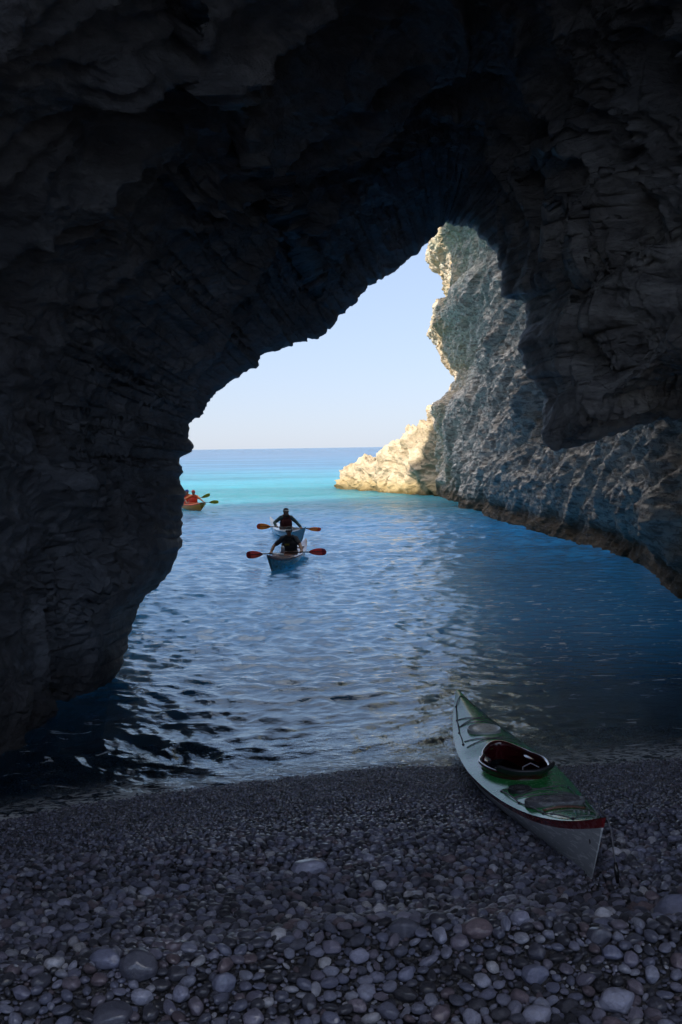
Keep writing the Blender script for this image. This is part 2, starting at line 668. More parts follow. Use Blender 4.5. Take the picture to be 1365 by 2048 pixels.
    o['label'] = 'dark limestone roof and walls of the sea cave'
    return o


build_cave()


# ------------------------------------------------------------------ cliff on the right of the inlet
def build_cliff():
    wl_px = [(1365, 1196), (1300, 1150), (1250, 1112), (1190, 1090), (1090, 1066), (1000, 1037), (935, 1016), (900, 1001), (870, 990)]
    wlp = [np.array(on_water(*p)) for p in wl_px]
    ys = np.array([8, 15] + [p[1] for p in wlp] + [70, 76, 84, 100.0])
    xs = np.array([9.0, 7.6] + [p[0] for p in wlp] + [5.6, 6.8, 10.5, 22.0])
    far_px = [(868, 1010), (868, 960), (866, 900), (862, 850), (864, 815), (905, 788), (925, 745), (906, 715), (888, 674), (862, 652),
              (870, 622), (902, 600), (901, 560), (898, 530), (888, 512), (868, 500), (862, 484), (872, 455), (880, 400), (860, 300)]
    fp = np.array([at(px, py, 66.0) for px, py in far_px])
    fz, fx = fp[:, 2], fp[:, 0] - 5.4
    NY, NZ = 900, 560
    # graded in y
    yy = np.concatenate([np.linspace(14, 76, NY - 40), np.linspace(76.5, 100, 40)])
    zz = np.concatenate([np.linspace(-1.6, 18, NZ - 50), np.linspace(18.4, 34, 50)])
    Y, Z = np.meshgrid(yy, zz, indexing='ij')
    base = np.interp(Y, ys, xs)
    ker = np.ones(25) / 25
    near = np.interp(Z, [-1.6, 0, 0.45, 0.95, 1.6, 3, 6, 9, 14, 20, 42],
                     [0.0, 0.0, 0.12, -0.15, -0.30, -0.1, 0.5, 0.9, 0.7, 0.2, 3.0])
    farp = np.interp(Z, fz, fx)
    farp = np.where(Z > 17, farp + (Z - 17) * 0.02, farp)
    w = smooth(Y, 44, 63)
    X = base + near * (1 - w) + farp * w
    G = np.stack([X, Y, Z], -1)
    N = grid_normals(G)
    if N[NY // 2, NZ // 3, 0] > 0:
        N = -N
    warp = np.stack([gnoise(G * 0.25, 60), gnoise(G * 0.25 + 31, 61), gnoise(G * 0.25 + 77, 62)], -1)
    Q = G + warp * 0.9
    a = 0.38
    qy = Q[..., 1] * math.cos(a) * 1.0 - Q[..., 2] * math.sin(a)
    qz = Q[..., 1] * math.sin(a) + Q[..., 2] * math.cos(a)
    Qs = np.stack([Q[..., 0], qy * 0.22, qz * 1.7], -1)
    amp = 1 - 0.45 * np.exp(-((Z - 0.0) / 0.8) ** 2)
    h = 0.75 * fbm(Q * 0.20, 3, 70)
    h += 0.26 * (ridged(Qs * 0.45, 5, 71, 0.5) - 0.75)
    wob = 0.55 * fbm(G * 0.35, 4, 72)
    patch = 0.35 + 0.65 * smooth(fbm(G * 0.22 + 9, 2, 74), -0.35, 0.35)
    h += 0.75 * patch * beds(qz * 0.75 + wob, 3, 0.80)
    h += 0.30 * patch * beds(qz * 2.3 + wob * 2.2, 5, 0.70)
    h += 0.10 * beds(qz * 6.5 + wob * 5.0, 6, 0.6)
    h += 0.40 * beds(qy * 0.42 + 0.8 * fbm(G * 0.3 + 5, 3, 75) + 0.35 * qz, 8, 0.86)
    h += 0.08 * (ridged(Qs * 2.0 + 3, 4, 76, 0.6) - 0.75)
    f1, f2, cid = cells(Qs * 0.8, 9)
    f1, f2, cid = cells(Q * 1.9, 12)
    h -= 0.14 * (1 - smooth(f1, 0.1, 0.55)) * (cid > 0.5)
    h += 0.09 * fbm(G * 2.6, 5, 80, 0.66)
    h -= 0.05 * (ridged(G * np.array([3.5, 1.6, 3.5]), 3, 83) - 0.6)
    G2 = G + N * (h * amp * 0.6)[..., None]
    o = mesh_np('cliff', G2.reshape(-1, 3), grid_faces(NY, NZ), M_cliff)
    structure(o)
    o['label'] = 'pale limestone cliff on the right of the inlet'


build_cliff()


def build_left_cliff():
    P = np.array([(-4.2, 16.5), (-10, 19), (-16, 25), (-16, 35), (-12.5, 41), (-9.8, 43.5), (-9.4, 48.7), (-10.6, 48.2), (-20, 39.5), (-45, 24)], float)
    s = np.concatenate([[0], np.cumsum(np.linalg.norm(np.diff(P, axis=0), axis=1))])
    q = np.linspace(0, s[-1], 320)
    xs, ys = np.interp(q, s, P[:, 0]), np.interp(q, s, P[:, 1])
    zz = np.linspace(-1.6, 29, 200)
    G = np.stack([np.repeat(xs[:, None], 200, 1), np.repeat(ys[:, None], 200, 1), np.repeat(zz[None], 320, 0)], -1)
    G[..., 0] -= (zz * 0.03)[None]
    G[..., 2] *= np.interp(q / s[-1], [0, 0.35, 0.5, 1], [0.92, 0.92, 1.2, 1.2])[:, None]
    N = grid_normals(G)
    h = 0.8 * fbm(G * 0.2, 3, 90) + 0.6 * (ridged(G * np.array([.5, .5, .8]), 4, 92) - 0.7)
    G2 = G + N * h[..., None] * 1.0
    o = mesh_np('outer_cliff', G2.reshape(-1, 3), grid_faces(320, 200), M_cliff)
    structure(o)
    o['label'] = 'limestone cliff outside the cave on the left'


build_left_cliff()


# plateau on top of the cliffs, so the coast is a solid block of land
def build_top():
    P = np.array([(-45, 26, 28.5), (-20, 39, 28.5), (-11, 47.5, 28.5), (-10.5, 44, 28.5), (-17, 35, 28.5), (-17, 25, 28.5), (-9, 22, 28.5), (9, 22, 29)], float)
    nb = 60
    q = np.linspace(0, len(P) - 1, 200)
    A = np.stack([np.interp(q, np.arange(len(P)), P[:, k]) for k in range(3)], -1)
    B = A.copy()
    B[:, 1] = -3
    B[:, 2] = 32
    t = np.linspace(0, 1, nb)[:, None, None]
    G = A[None] * (1 - t) + B[None] * t
    G[..., 2] += 0.8 * fbm(G * 0.12, 4, 97) * np.minimum(t[..., 0] * 6, 1)
    o = mesh_np('cliff_top', G.reshape(-1, 3), grid_faces(nb, 200), M_cliff)
    structure(o)
    o['label'] = 'top of the cliffs above the cave'


build_top()


# ------------------------------------------------------------------ sunlit headland
def build_headland():
    A = np.array([(1.6, 83.9), (2.1, 82.3), (3.0, 79.5), (4.6, 75.0), (6.2, 69.0), (8.6, 61.0)])
    hgt = np.array([0.35, 1.35, 2.1, 2.7, 4.5, 4.0])
    wid = np.array([0.8, 2.0, 3.4, 3.2, 2.6, 1.0])
    n, m = 520, 420
    q = np.linspace(0, 5, n)
    ax = catmull(A, q)
    H = catmull(hgt, q)
    Wd = catmull(wid, q)
    t = np.linspace(0, 1, m)
    th = np.pi * (t * 1.16 - 0.08)
    T = np.gradient(ax, axis=0)
    T /= np.linalg.norm(T, axis=1, keepdims=True)
    side = np.stack([T[:, 1], -T[:, 0]], -1)
    c = np.cos(th)
    sn = np.sin(th)
    prof = np.sign(sn) * np.abs(sn) ** 0.75
    X = ax[:, 0][:, None] + side[:, 0][:, None] * c[None] * Wd[:, None]
    Yy = ax[:, 1][:, None] + side[:, 1][:, None] * c[None] * Wd[:, None]
    Z = H[:, None] * prof[None]
    Z = np.where(Z < 0, Z * 3, Z)
    G = np.stack([X, Yy, Z], -1)
    N = grid_normals(G)
    if N[n // 2, m // 2, 2] < 0:
        N = -N
    Q = G + 0.8 * np.stack([gnoise(G * 0.4, 160), gnoise(G * 0.4 + 31, 161), gnoise(G * 0.4 + 77, 162)], -1)
    a = 0.5
    Qs = np.stack([Q[..., 0] * math.cos(a) - Q[..., 2] * math.sin(a), Q[..., 1] * .8, (Q[..., 0] * math.sin(a) + Q[..., 2] * math.cos(a)) * 1.6], -1)
    h = 0.30 * fbm(Q * 0.5, 3, 170) + 0.26 * (ridged(Qs * 0.42, 4, 171) - 0.75) + 0.10 * (ridged(Qs * 1.5, 4, 175) - 0.7)
    f1, f2, cid = cells(Qs * 0.75, 19)
    h += 0.10 * (cid - 0.5) * smooth(f2 - f1, 0.0, 0.4)
    tq = Q[..., 2] * 0.8 + Q[..., 0] * 0.35 - Q[..., 1] * 0.1 + 0.3 * fbm(G * 0.5, 3, 178)
    h += 0.32 * beds(tq * 1.1, 21, 0.8) + 0.16 * beds(tq * 3.4, 22, 0.7)
    h += 0.06 * fbm(G * 3, 4, 180, 0.6)
    G2 = G + N * h[..., None] * np.interp(q, [0, 1.2], [0.35, 1.0])[:, None, None]
    o = mesh_np('headland', G2.reshape(-1, 3), grid_faces(n, m), M_head)
    structure(o)
    o['label'] = 'low sunlit rock headland running out from the cliff into the sea'


build_headland()


# ------------------------------------------------------------------ beach and sea bed
def shore_y(x):
    # distance of the water's edge from the viewer
    return np.interp(x, [-5, -3.2, -2.4, -1.6, -0.8, 0, 1.5, 3.2, 8], [7.5, 8.0, 8.6, 9.15, 9.5, 9.65, 9.85, 9.95, 10.1]) + 0.10 * np.sin(x * 2.1 + 0.6)


def ground_z(x, y):
    d = shore_y(x) - y
    z = np.where(d > 0, 0.056 * d + 0.05 * np.maximum(d - 3.4, 0), 0.12 * d)
    z = np.where(d < -6, -0.78 + (d + 6) * 0.07, z)
    # a low berm, with a hollow on the near side
    z = z + 0.16 * np.exp(-((d - 4.15 - 0.12 * np.sin(x * 1.3)) / 0.35) ** 2) - 0.12 * np.exp(-((d - 5.0) / 0.5) ** 2)
    z = z + 0.03 * np.exp(-((d - 1.9 - 0.2 * np.sin(x * 1.7 + 1)) / 0.3) ** 2)
    P = np.stack([x, y, 0 * x], -1)
    return z + 0.035 * fbm(P * 0.9, 3, 200) * smooth(d, -0.2, 1.0)


def ground_material():
    t = NT('wet_gravel')
    P = t.pos()
    v = t.voro(P, 55)
    c = t.ramp(t.noise(P, 30, 4), [(0.3, (0.02, 0.02, 0.024)), (0.7, (0.09, 0.088, 0.095))])
    b = t.bump(v, 1.0, -0.012)
    b = t.bump(t.voro(P, 120), 0.8, -0.006, b)
    return t.setp(Base_Color=c, Roughness=0.35, Normal=b)


def build_ground():
    xs = np.linspace(-6, 11, 340)
    ys = np.concatenate([np.linspace(-60, 3, 60), np.linspace(3.1, 14, 320), np.linspace(14.3, 30, 50)])
    X, Y = np.meshgrid(xs, ys, indexing='ij')
    Z = ground_z(X, Y) - 0.012
    G = np.stack([X, Y, Z], -1)
    o = mesh_np('beach', G.reshape(-1, 3), grid_faces(len(xs), len(ys)), ground_material())
    structure(o)
    o['label'] = 'dark pebble beach sloping into the water'
    # deep sea floor far out
    xs = np.linspace(-9000, 9000, 20)
    ys = np.concatenate([np.linspace(29, 120, 10), np.linspace(300, 14000, 14)])
    X, Y = np.meshgrid(xs, ys, indexing='ij')
    Z = np.interp(Y, [29, 60, 200, 14000], [-1.9, -4, -12, -40])
    o = mesh_np('seabed', np.stack([X, Y, Z], -1).reshape(-1, 3), grid_faces(len(xs), len(ys)), ground_material())
    structure(o)


build_ground()


# ------------------------------------------------------------------ water
def water_material():
    t = NT('sea_water')
    P = t.pos()
    x, y, z = t.sep(P)
    # depth of the water: clear over the shingle, opaque blue-green further out
    sand = t.noise(t.mapping(P, (0.05, 0.012, 1)), 1.0, 3, 0.5)
    yy = t.math('ADD', y, t.math('MULTIPLY', t.math('SUBTRACT', sand, 0.5), 18.0))
    col = t.ramp(t.maprange(yy, 40, 400), [(0.0, (0.04, 0.26, 0.56)), (0.035, (0.04, 0.18, 0.25)), (0.075, (0.045, 0.26, 0.30)),
                                           (0.17, (0.055, 0.24, 0.31)), (0.36, (0.075, 0.18, 0.29)), (1.0, (0.10, 0.17, 0.27))])  # ramp also paints the near water's blue glow and softens the shadow edge
    pat = t.ramp(t.noise(t.mapping(P, (0.018, 0.075, 1)), 1.0, 6, 0.62, 0.5), [(0.38, 0.70), (0.62, 1.12)])
    patm = t.n('ShaderNodeVectorMath')
    patm.operation = 'SCALE'
    t.l(col, patm.inputs[0])
    t.l(pat, patm.inputs['Scale'])
    col = patm.outputs[0]
    # light wanders several metres inside the water, so shadow edges on it are soft
    diff = t.n('ShaderNodeSubsurfaceScattering')
    diff.falloff = 'BURLEY'
    diff.inputs['Scale'].default_value = 9.0
    diff.inputs['Radius'].default_value = (0.5, 0.9, 1.0)
    t.l(col, diff.inputs['Color'])
    tr = t.n('ShaderNodeBsdfTransparent')
    tr.inputs['Color'].default_value = (0.75, 0.88, 0.90, 1)
    body = t.n('ShaderNodeMixShader')
    dep = t.maprange(y, 9.6, 19.0, 0.08, 1.0, True)
    t.l(dep, body.inputs[0])
    t.l(tr.outputs[0], body.inputs[1])
    t.l(diff.outputs[0], body.inputs[2])
    # ripples finer than the mesh
    r1 = t.noise(t.mapping(P, (1.0, 1.3, 1)), 4.5, 4, 0.55, 0.4)
    r2 = t.noise(t.mapping(P, (1.0, 1.5, 1)), 14.0, 3, 0.5, 0.3)
    far = t.noise(t.mapping(P, (0.40, 0.95, 1)), 1.0, 6, 0.62, 0.2)
    dist = t.maprange(y, 26, 70)
    near = t.maprange(y, 14, 10.0)
    b0 = t.n('ShaderNodeBump')
    b0.inputs['Distance'].default_value = 1.1
    t.l(t.math('MULTIPLY', dist, 0.9), b0.inputs['Strength'])
    t.l(far, b0.inputs['Height'])
    b1 = t.bump(r1, 0.6, 0.038, b0.outputs[0])
    b2n = t.n('ShaderNodeBump')
    b2n.inputs['Distance'].default_value = 0.010
    t.l(t.math('ADD', t.math('MULTIPLY', near, 0.7), 0.12), b2n.inputs['Strength'])
    t.l(r2, b2n.inputs['Height'])
    t.l(b1, b2n.inputs['Normal'])
    nb = b2n.outputs[0]
    gl = t.n('ShaderNodeBsdfGlossy')
    gl.inputs['Roughness'].default_value = 0.04
    gl.inputs['Color'].default_value = (0.84, 0.94, 1.0, 1)
    t.l(nb, gl.inputs['Normal'])
    fr = t.n('ShaderNodeFresnel')
    fr.inputs['IOR'].default_value = 1.62
    t.l(nb, fr.inputs['Normal'])
    mix = t.n('ShaderNodeMixShader')
    t.l(t.math('MULTIPLY', fr.outputs[0], 1.0, True), mix.inputs[0])
    t.l(body.outputs[0], mix.inputs[1])
    t.l(gl.outputs[0], mix.inputs[2])
    # drifting scraps of foam in the lee of the walls, and a lacy edge at the shingle
    fo = t.n('ShaderNodeBsdfDiffuse')
    fo.inputs['Color'].default_value = (0.75, 0.78, 0.80, 1)
    fn = t.noise(t.mapping(P, (1.0, 2.4, 1)), 2.6, 6, 0.62, 1.2)
    fm = t.ramp(fn, [(0.625, 0.0), (0.645, 1.0)])
    zone_r = t.math('MULTIPLY', t.maprange(x, 1.4, 2.6), t.maprange(y, 27, 20))
    zone_l = t.math('MULTIPLY', t.maprange(x, -1.7, -2.1), t.maprange(y, 12.5, 11.5))
    fm = t.math('MULTIPLY', fm, t.math('MAXIMUM', zone_r, zone_l))
    at_ = t.n('ShaderNodeAttribute')
    at_.attribute_name = 'shore'
    en = t.noise(t.mapping(P, (1.0, 1.8, 1)), 9, 6, 0.68, 1.0)
    edge = t.math('MULTIPLY', t.ramp(en, [(0.46, 0.0), (0.54, 1.0)]), at_.outputs['Fac'])
    fm = t.math('MAXIMUM', fm, edge)
    m2 = t.n('ShaderNodeMixShader')
    t.l(t.math('MULTIPLY', fm, 0.75), m2.inputs[0])
    t.l(mix.outputs[0], m2.inputs[1])
    t.l(fo.outputs[0], m2.inputs[2])
    t.l(m2.outputs[0], t.out.inputs['Surface'])
    return t.m


def waves(X, Y):
    r = np.random.default_rng(23)
    D = np.hypot(X, Y)
    Z = np.zeros_like(X)
    P = np.stack([X * 0.25, Y * 0.25, 0 * X], -1)
    wx = gnoise(P, 301) * 0.7
    wy = gnoise(P + 40, 302) * 0.7
    Xw, Yw = X + wx, Y + wy
    for k in range(60):
        lam = 0.13 * (8.0 ** (r.random()))       # 0.16 .. 1.3 m
        ang = r.normal(0.25, 0.55)
        kx, ky = math.sin(ang) * 2 * math.pi / lam, math.cos(ang) * 2 * math.pi / lam
        ph = r.random() * 6.28
        a = 0.0078 * lam ** 1.03
        s = np.sin(kx * Xw + ky * Yw + ph)
        fade = smooth(lam / (D * 0.0032), 2.2, 4.5)   # drop waves the mesh cannot carry
        Z += a * fade * (s - 0.50 * (1 - s * s))
    for k in range(16):
        lam = 1.3 * (3.0 ** (r.random()))
        ang = r.normal(0.15, 0.45)
        kx, ky = math.sin(ang) * 2 * math.pi / lam, math.cos(ang) * 2 * math.pi / lam
        a = 0.0050 * lam ** 0.9 * (0.25 + 0.75 * smooth(D, 18, 45))
        s = np.sin(kx * Xw + ky * Yw + r.random() * 6.28)
        Z += a * smooth(lam / (D * 0.0032), 2.2, 4.5) * (s - 0.50 * (1 - s * s))
    # ripples spreading from the foot of the left wall
    for (cx, cy_, a0, l0) in ((-2.7, 12.6, 0.012, 0.30), (-3.2, 10.2, 0.010, 0.24)):
        rr = np.hypot(X - cx, (Y - cy_)) + 0.25 * wx
        Z += a0 * np.sin(rr * 2 * math.pi / l0 * 0.8) * np.exp(-rr / 1.4)
    # calmer patches and gusts
    g = 0.75 + 0.55 * fbm(np.stack([X * 0.12, Y * 0.07, 0 * X], -1), 3, 305)
    calm = 1 - 0.72 * smooth(X, 0.9, 2.8) * smooth(Y, 33, 24)        # sheltered water on the right
    calm *= 0.35 + 0.65 * smooth(Y - shore_y(X), 0.0, 1.2)
    return Z * g * calm


def build_water():
    rows = [6.9]
    while rows[-1] < 12000:
        y = rows[-1]
        rows.append(y * (1.0032 if y < 110 else 1.03))
    ys = np.array(rows)
    u = np.concatenate([np.linspace(-2.2, -0.36, 40, endpoint=False), np.linspace(-0.36, 0.36, 620), np.linspace(0.37, 2.2, 40)])
    Yg, U = np.meshgrid(ys, u, indexing='ij')
    X = Yg * U
    Z = waves(X, Yg)
    Z *= 1 - smooth(Yg, 110, 260)
    d = Yg - shore_y(X)
    Z += 0.012 * np.exp(-((d - 0.25) / 0.18) ** 2)
    o = mesh_np('sea', np.stack([X, Yg, Z], -1).reshape(-1, 3), grid_faces(len(ys), len(u)), water_material())
    a = o.data.attributes.new('shore', 'FLOAT', 'POINT')
    a.data.foreach_set('value', (np.exp(-((d - 0.16 - 0.10 * fbm(np.stack([X * 1.5, Yg * 1.5, 0 * X], -1), 3, 310)) / 0.42) ** 2)).astype(np.float32).ravel())
    structure(o)
    o['label'] = 'blue and turquoise sea running into the cave'


build_water()


# ------------------------------------------------------------------ pebbles
def stone_material(name, big=False, tone=None):
    t = NT(name)
    oi = t.n('ShaderNodeObjectInfo')
    P = t.pos()
    x, y, z = t.sep(P)
    fixed = t.n('ShaderNodeValue')
    fixed.outputs[0].default_value = tone if tone is not None else 0.0
    c = t.ramp(oi.outputs['Random'] if tone is None else fixed.outputs[0], [(0.0, (0.04, 0.04, 0.055)), (0.28, (0.12, 0.125, 0.175)), (0.5, (0.26, 0.28, 0.42)),
                                      (0.62, (0.21, 0.155, 0.18)), (0.75, (0.34, 0.35, 0.49)), (0.92, (0.44, 0.46, 0.60)), (1.0, (0.78, 0.78, 0.84))])
    n = t.noise(t.obj(), 3.0, 6, 0.6, 0.8)
    c = t.mixc(t.ramp(n, [(0.35, 0.35), (0.7, 0.0)]), c, (0.05, 0.05, 0.055))
    vein = t.ramp(t.noise(t.obj(), 1.6, 3, 0.5, 2.5), [(0.495, 0.0), (0.505, 1.0), (0.515, 0.0)])
    c = t.mixc(t.math('MULTIPLY', vein, 0.35), c, (0.5, 0.5, 0.5))
    wet = t.maprange(y, 6.6, 8.6)
    c = t.mixc(t.math('MULTIPLY', wet, 0.35), c, t.mixc(1.0, c, (0.50, 0.44, 0.54), 'MULTIPLY'))
    ro = t.maprange(y, 6.2, 8.6, 0.42, 0.2)
    damp = t.maprange(t.noise(P, 1.3, 3, 0.5), 0.4, 0.6)
    t.l(t.math('MAXIMUM', t.maprange(y, 6.8, 8.2), t.math('MULTIPLY', damp, 0.8)), t.p.inputs['Coat Weight'])
    t.p.inputs['Coat Roughness'].default_value = 0.07
    t.p.inputs['Coat IOR'].default_value = 1.6
    b = t.bump(t.noise(t.obj(), 7.0, 6, 0.7), 0.6, 0.10 if not big else 0.012)
    return t.setp(Base_Color=c, Roughness=ro, Normal=b)


def stone_mesh(name, seed, sub, mat):
    bm = bmesh.new()
    bmesh.ops.create_icosphere(bm, subdivisions=sub, radius=1.0)
    V = np.array([v.co[:] for v in bm.verts])
    r = np.random.default_rng(seed)
    n = fbm(V * 0.8 + seed * 7.7, 2, seed)
    V = V * (1 + 0.24 * n)[:, None]
    # flatten on random planes: slightly faceted, river-worn
    for k in range(6):
        d = r.normal(size=3)
        d /= np.linalg.norm(d)
        dd = V @ d
        lim = 0.70 + 0.25 * r.random()
        over = np.maximum(dd - lim, 0)
        V = V - over[:, None] * 0.65 * d
    if sub > 2:
        V = V * (1 + 0.02 * fbm(V * 4, 3, seed + 3))[:, None]
    for v, c in zip(bm.verts, V):
        v.co = c
    me = bpy.data.meshes.new(name)
    bm.to_mesh(me)
    bm.free()
    for p in me.polygons:
        p.use_smooth = True
    me.materials.append(mat)
    return me


M_stone = stone_material('shingle_stone')
M_cobble = stone_material('cobble_stone', True)

KX0, KY0 = None, None
pts = []   # x, y, r


def size_at(x, y, q):
    d = shore_y(x) - y
    if d < 0.8:
        lo, hi = 0.0062, 0.014
    elif d < 1.9:
        k = (d - 0.8) / 1.1
        lo, hi = 0.0065 + 0.0025 * k, 0.015 + 0.019 * k
    else:
        k = min((d - 1.9) / 3, 1)
        lo, hi = 0.0088 + 0.001 * k, 0.034 + 0.008 * k
    return lo + (hi - lo) * q ** 3.8


# traced conspicuous stones: px, py, half-width in pixels, flatness, label
named = [(276, 1930, 37, 0.85, 'largest boulder on the beach, dark grey and round, low on the left'),
         (216, 1914, 34, 0.62, 'flat veined boulder touching the largest boulder'),
         (617, 1728, 36, 0.5, 'long flat pale stone lying alone on the open shingle'),
         (1352, 1822, 40, 0.8, 'big round grey boulder at the right edge of the shingle'),
         (805, 1852, 30, 0.7, 'broad dark boulder half sunk in the hollow below the berm'),
         (953, 1852, 30, 0.65, 'knobbly brown boulder in the hollow left of the kayak stern'),
         (1070, 1948, 27, 0.75, 'plump grey boulder right of centre near the front of the beach'),
         (1198, 1900, 24, 0.8, 'round grey stone in the dark hollow on the right'),
         (1232, 1996, 36, 0.7, 'large pale blue-grey cobble near the bottom right'),
         (1072, 2027, 30, 0.7, 'pale oval cobble at the bottom edge right of centre'),
         (222, 2022, 40, 0.6, 'long dark slab of stone at the bottom left'),
         (448, 1965, 24, 0.9, 'lumpy upright grey stone left of centre near the front')]
cells_big = {}
cells_small = {}


def try_add(x, y, r, k=0.80):
    for cells_, cs in ((cells_big, 0.14), (cells_small, 0.045)):
        cx, cy_ = int(x // cs), int(y // cs)
        for i in (-1, 0, 1):
            for j in (-1, 0, 1):
                for (a, b, c) in cells_.get((cx + i, cy_ + j), ()):
                    if (a - x) ** 2 + (b - y) ** 2 < (k * (c + r)) ** 2:
                        return False
    if r > 0.022:
        cells_big.setdefault((int(x // 0.14), int(y // 0.14)), []).append((x, y, r))
    else:
        cells_small.setdefault((int(x // 0.045), int(y // 0.045)), []).append((x, y, r))
    return True


def ground_hit(px, py):
    p = on_water(px, py, 0.3)
    for _ in range(8):
        zg = float(ground_z(np.array([p.x]), np.array([p.y]))[0])
        p = on_water(px, py, zg)
    return p


variants = [stone_mesh('cobble_shape', 100 + k, 4, M_cobble) for k in range(14)]


TONES = {'dark': stone_material('dark_stone', True, 0.27), 'grey': stone_material('grey_stone', True, 0.45),
         'brown': stone_material('brown_stone', True, 0.62), 'pale': stone_material('pale_stone', True, 0.86)}


def place_cobble(x, y, r, flat, label, group=None, yaw=None, sink=0.35):
    o = bpy.data.objects.new('cobble', random.choice(variants))
    COL.objects.link(o)
    el = random.uniform(0.62, 0.85)
    o.scale = (r, r * el, r * flat)
    o.rotation_euler = (random.uniform(-.15, .15), random.uniform(-.15, .15), random.uniform(-0.5, 0.5) if yaw is None else yaw)
    z = float(ground_z(np.array([x]), np.array([y]))[0])
    o.location = (x, y, z + r * flat * sink)
    tag(o, label, 'stone', group)
    return o


for (px, py, hw, fl, lab) in named:
    p = ground_hit(px, py + hw * 0.4)
    r = hw / F * p.y * 1.08
    try_add(p.x, p.y, r * 0.9)
    st = place_cobble(p.x, p.y, r, fl, lab, 'conspicuous stones on the beach', yaw=random.uniform(-.3, .3))
    st.data = st.data.copy()
    st.data.materials[0] = TONES['dark' if 'dark' in lab.split(',')[0] or 'largest boulder on' in lab else 'brown' if 'brown' in lab else 'pale' if 'pale' in lab else 'grey']

# medium cobbles, each an object; the 280 largest in view
cand = []
while len(cand) < 5200:
    y = rng.uniform(3.9, 8.2)
    x = rng.uniform(-0.33, 0.33) * y
    d = float(shore_y(x)) - y
    prob = np.interp(d, [1.5, 2.2, 4.5, 6], [0.05, 0.5, 0.75, 1.0])
    if rng.random() < prob:
        cand.append((x, y, 0.024 + 0.034 * rng.random() ** 2.6 * np.interp(d, [1.5, 4.5, 6], [0.6, 0.9, 1.1])))
cand.sort(key=lambda c: -c[2])
COB = []
n_c = 0
for (x, y, r) in cand:
    if n_c >= 275:
        break
    if try_add(x, y, r, 0.9):
        COB.append((x, y, r))
        n_c += 1

# where the beached kayak lies (its keel line on the ground)
KB_STERN = Vector((1.53, 6.53, 0.12))
KB_BOW = Vector((1.17, 11.25, -0.11))


def near_keel(x, y):
    a, b = KB_STERN, KB_BOW
    t = ((x - a.x) * (b.x - a.x) + (y - a.y) * (b.y - a.y)) / ((b.x - a.x) ** 2 + (b.y - a.y) ** 2)
    if t < -0.02 or t > 1:
        return 9
    cx, cy_ = a.x + t * (b.x - a.x), a.y + t * (b.y - a.y)
    return math.hypot(x - cx, y - cy_)


for (x, y, r) in COB:
    if near_keel(x, y) < 0.13:
        continue
    place_cobble(x, y, r, random.uniform(0.5, 0.8), 'rounded grey cobble bedded among the smaller pebbles of the beach',
                 'cobbles strewn over the pebble beach', yaw=random.uniform(0, 6.3), sink=random.uniform(0.25, 0.6))


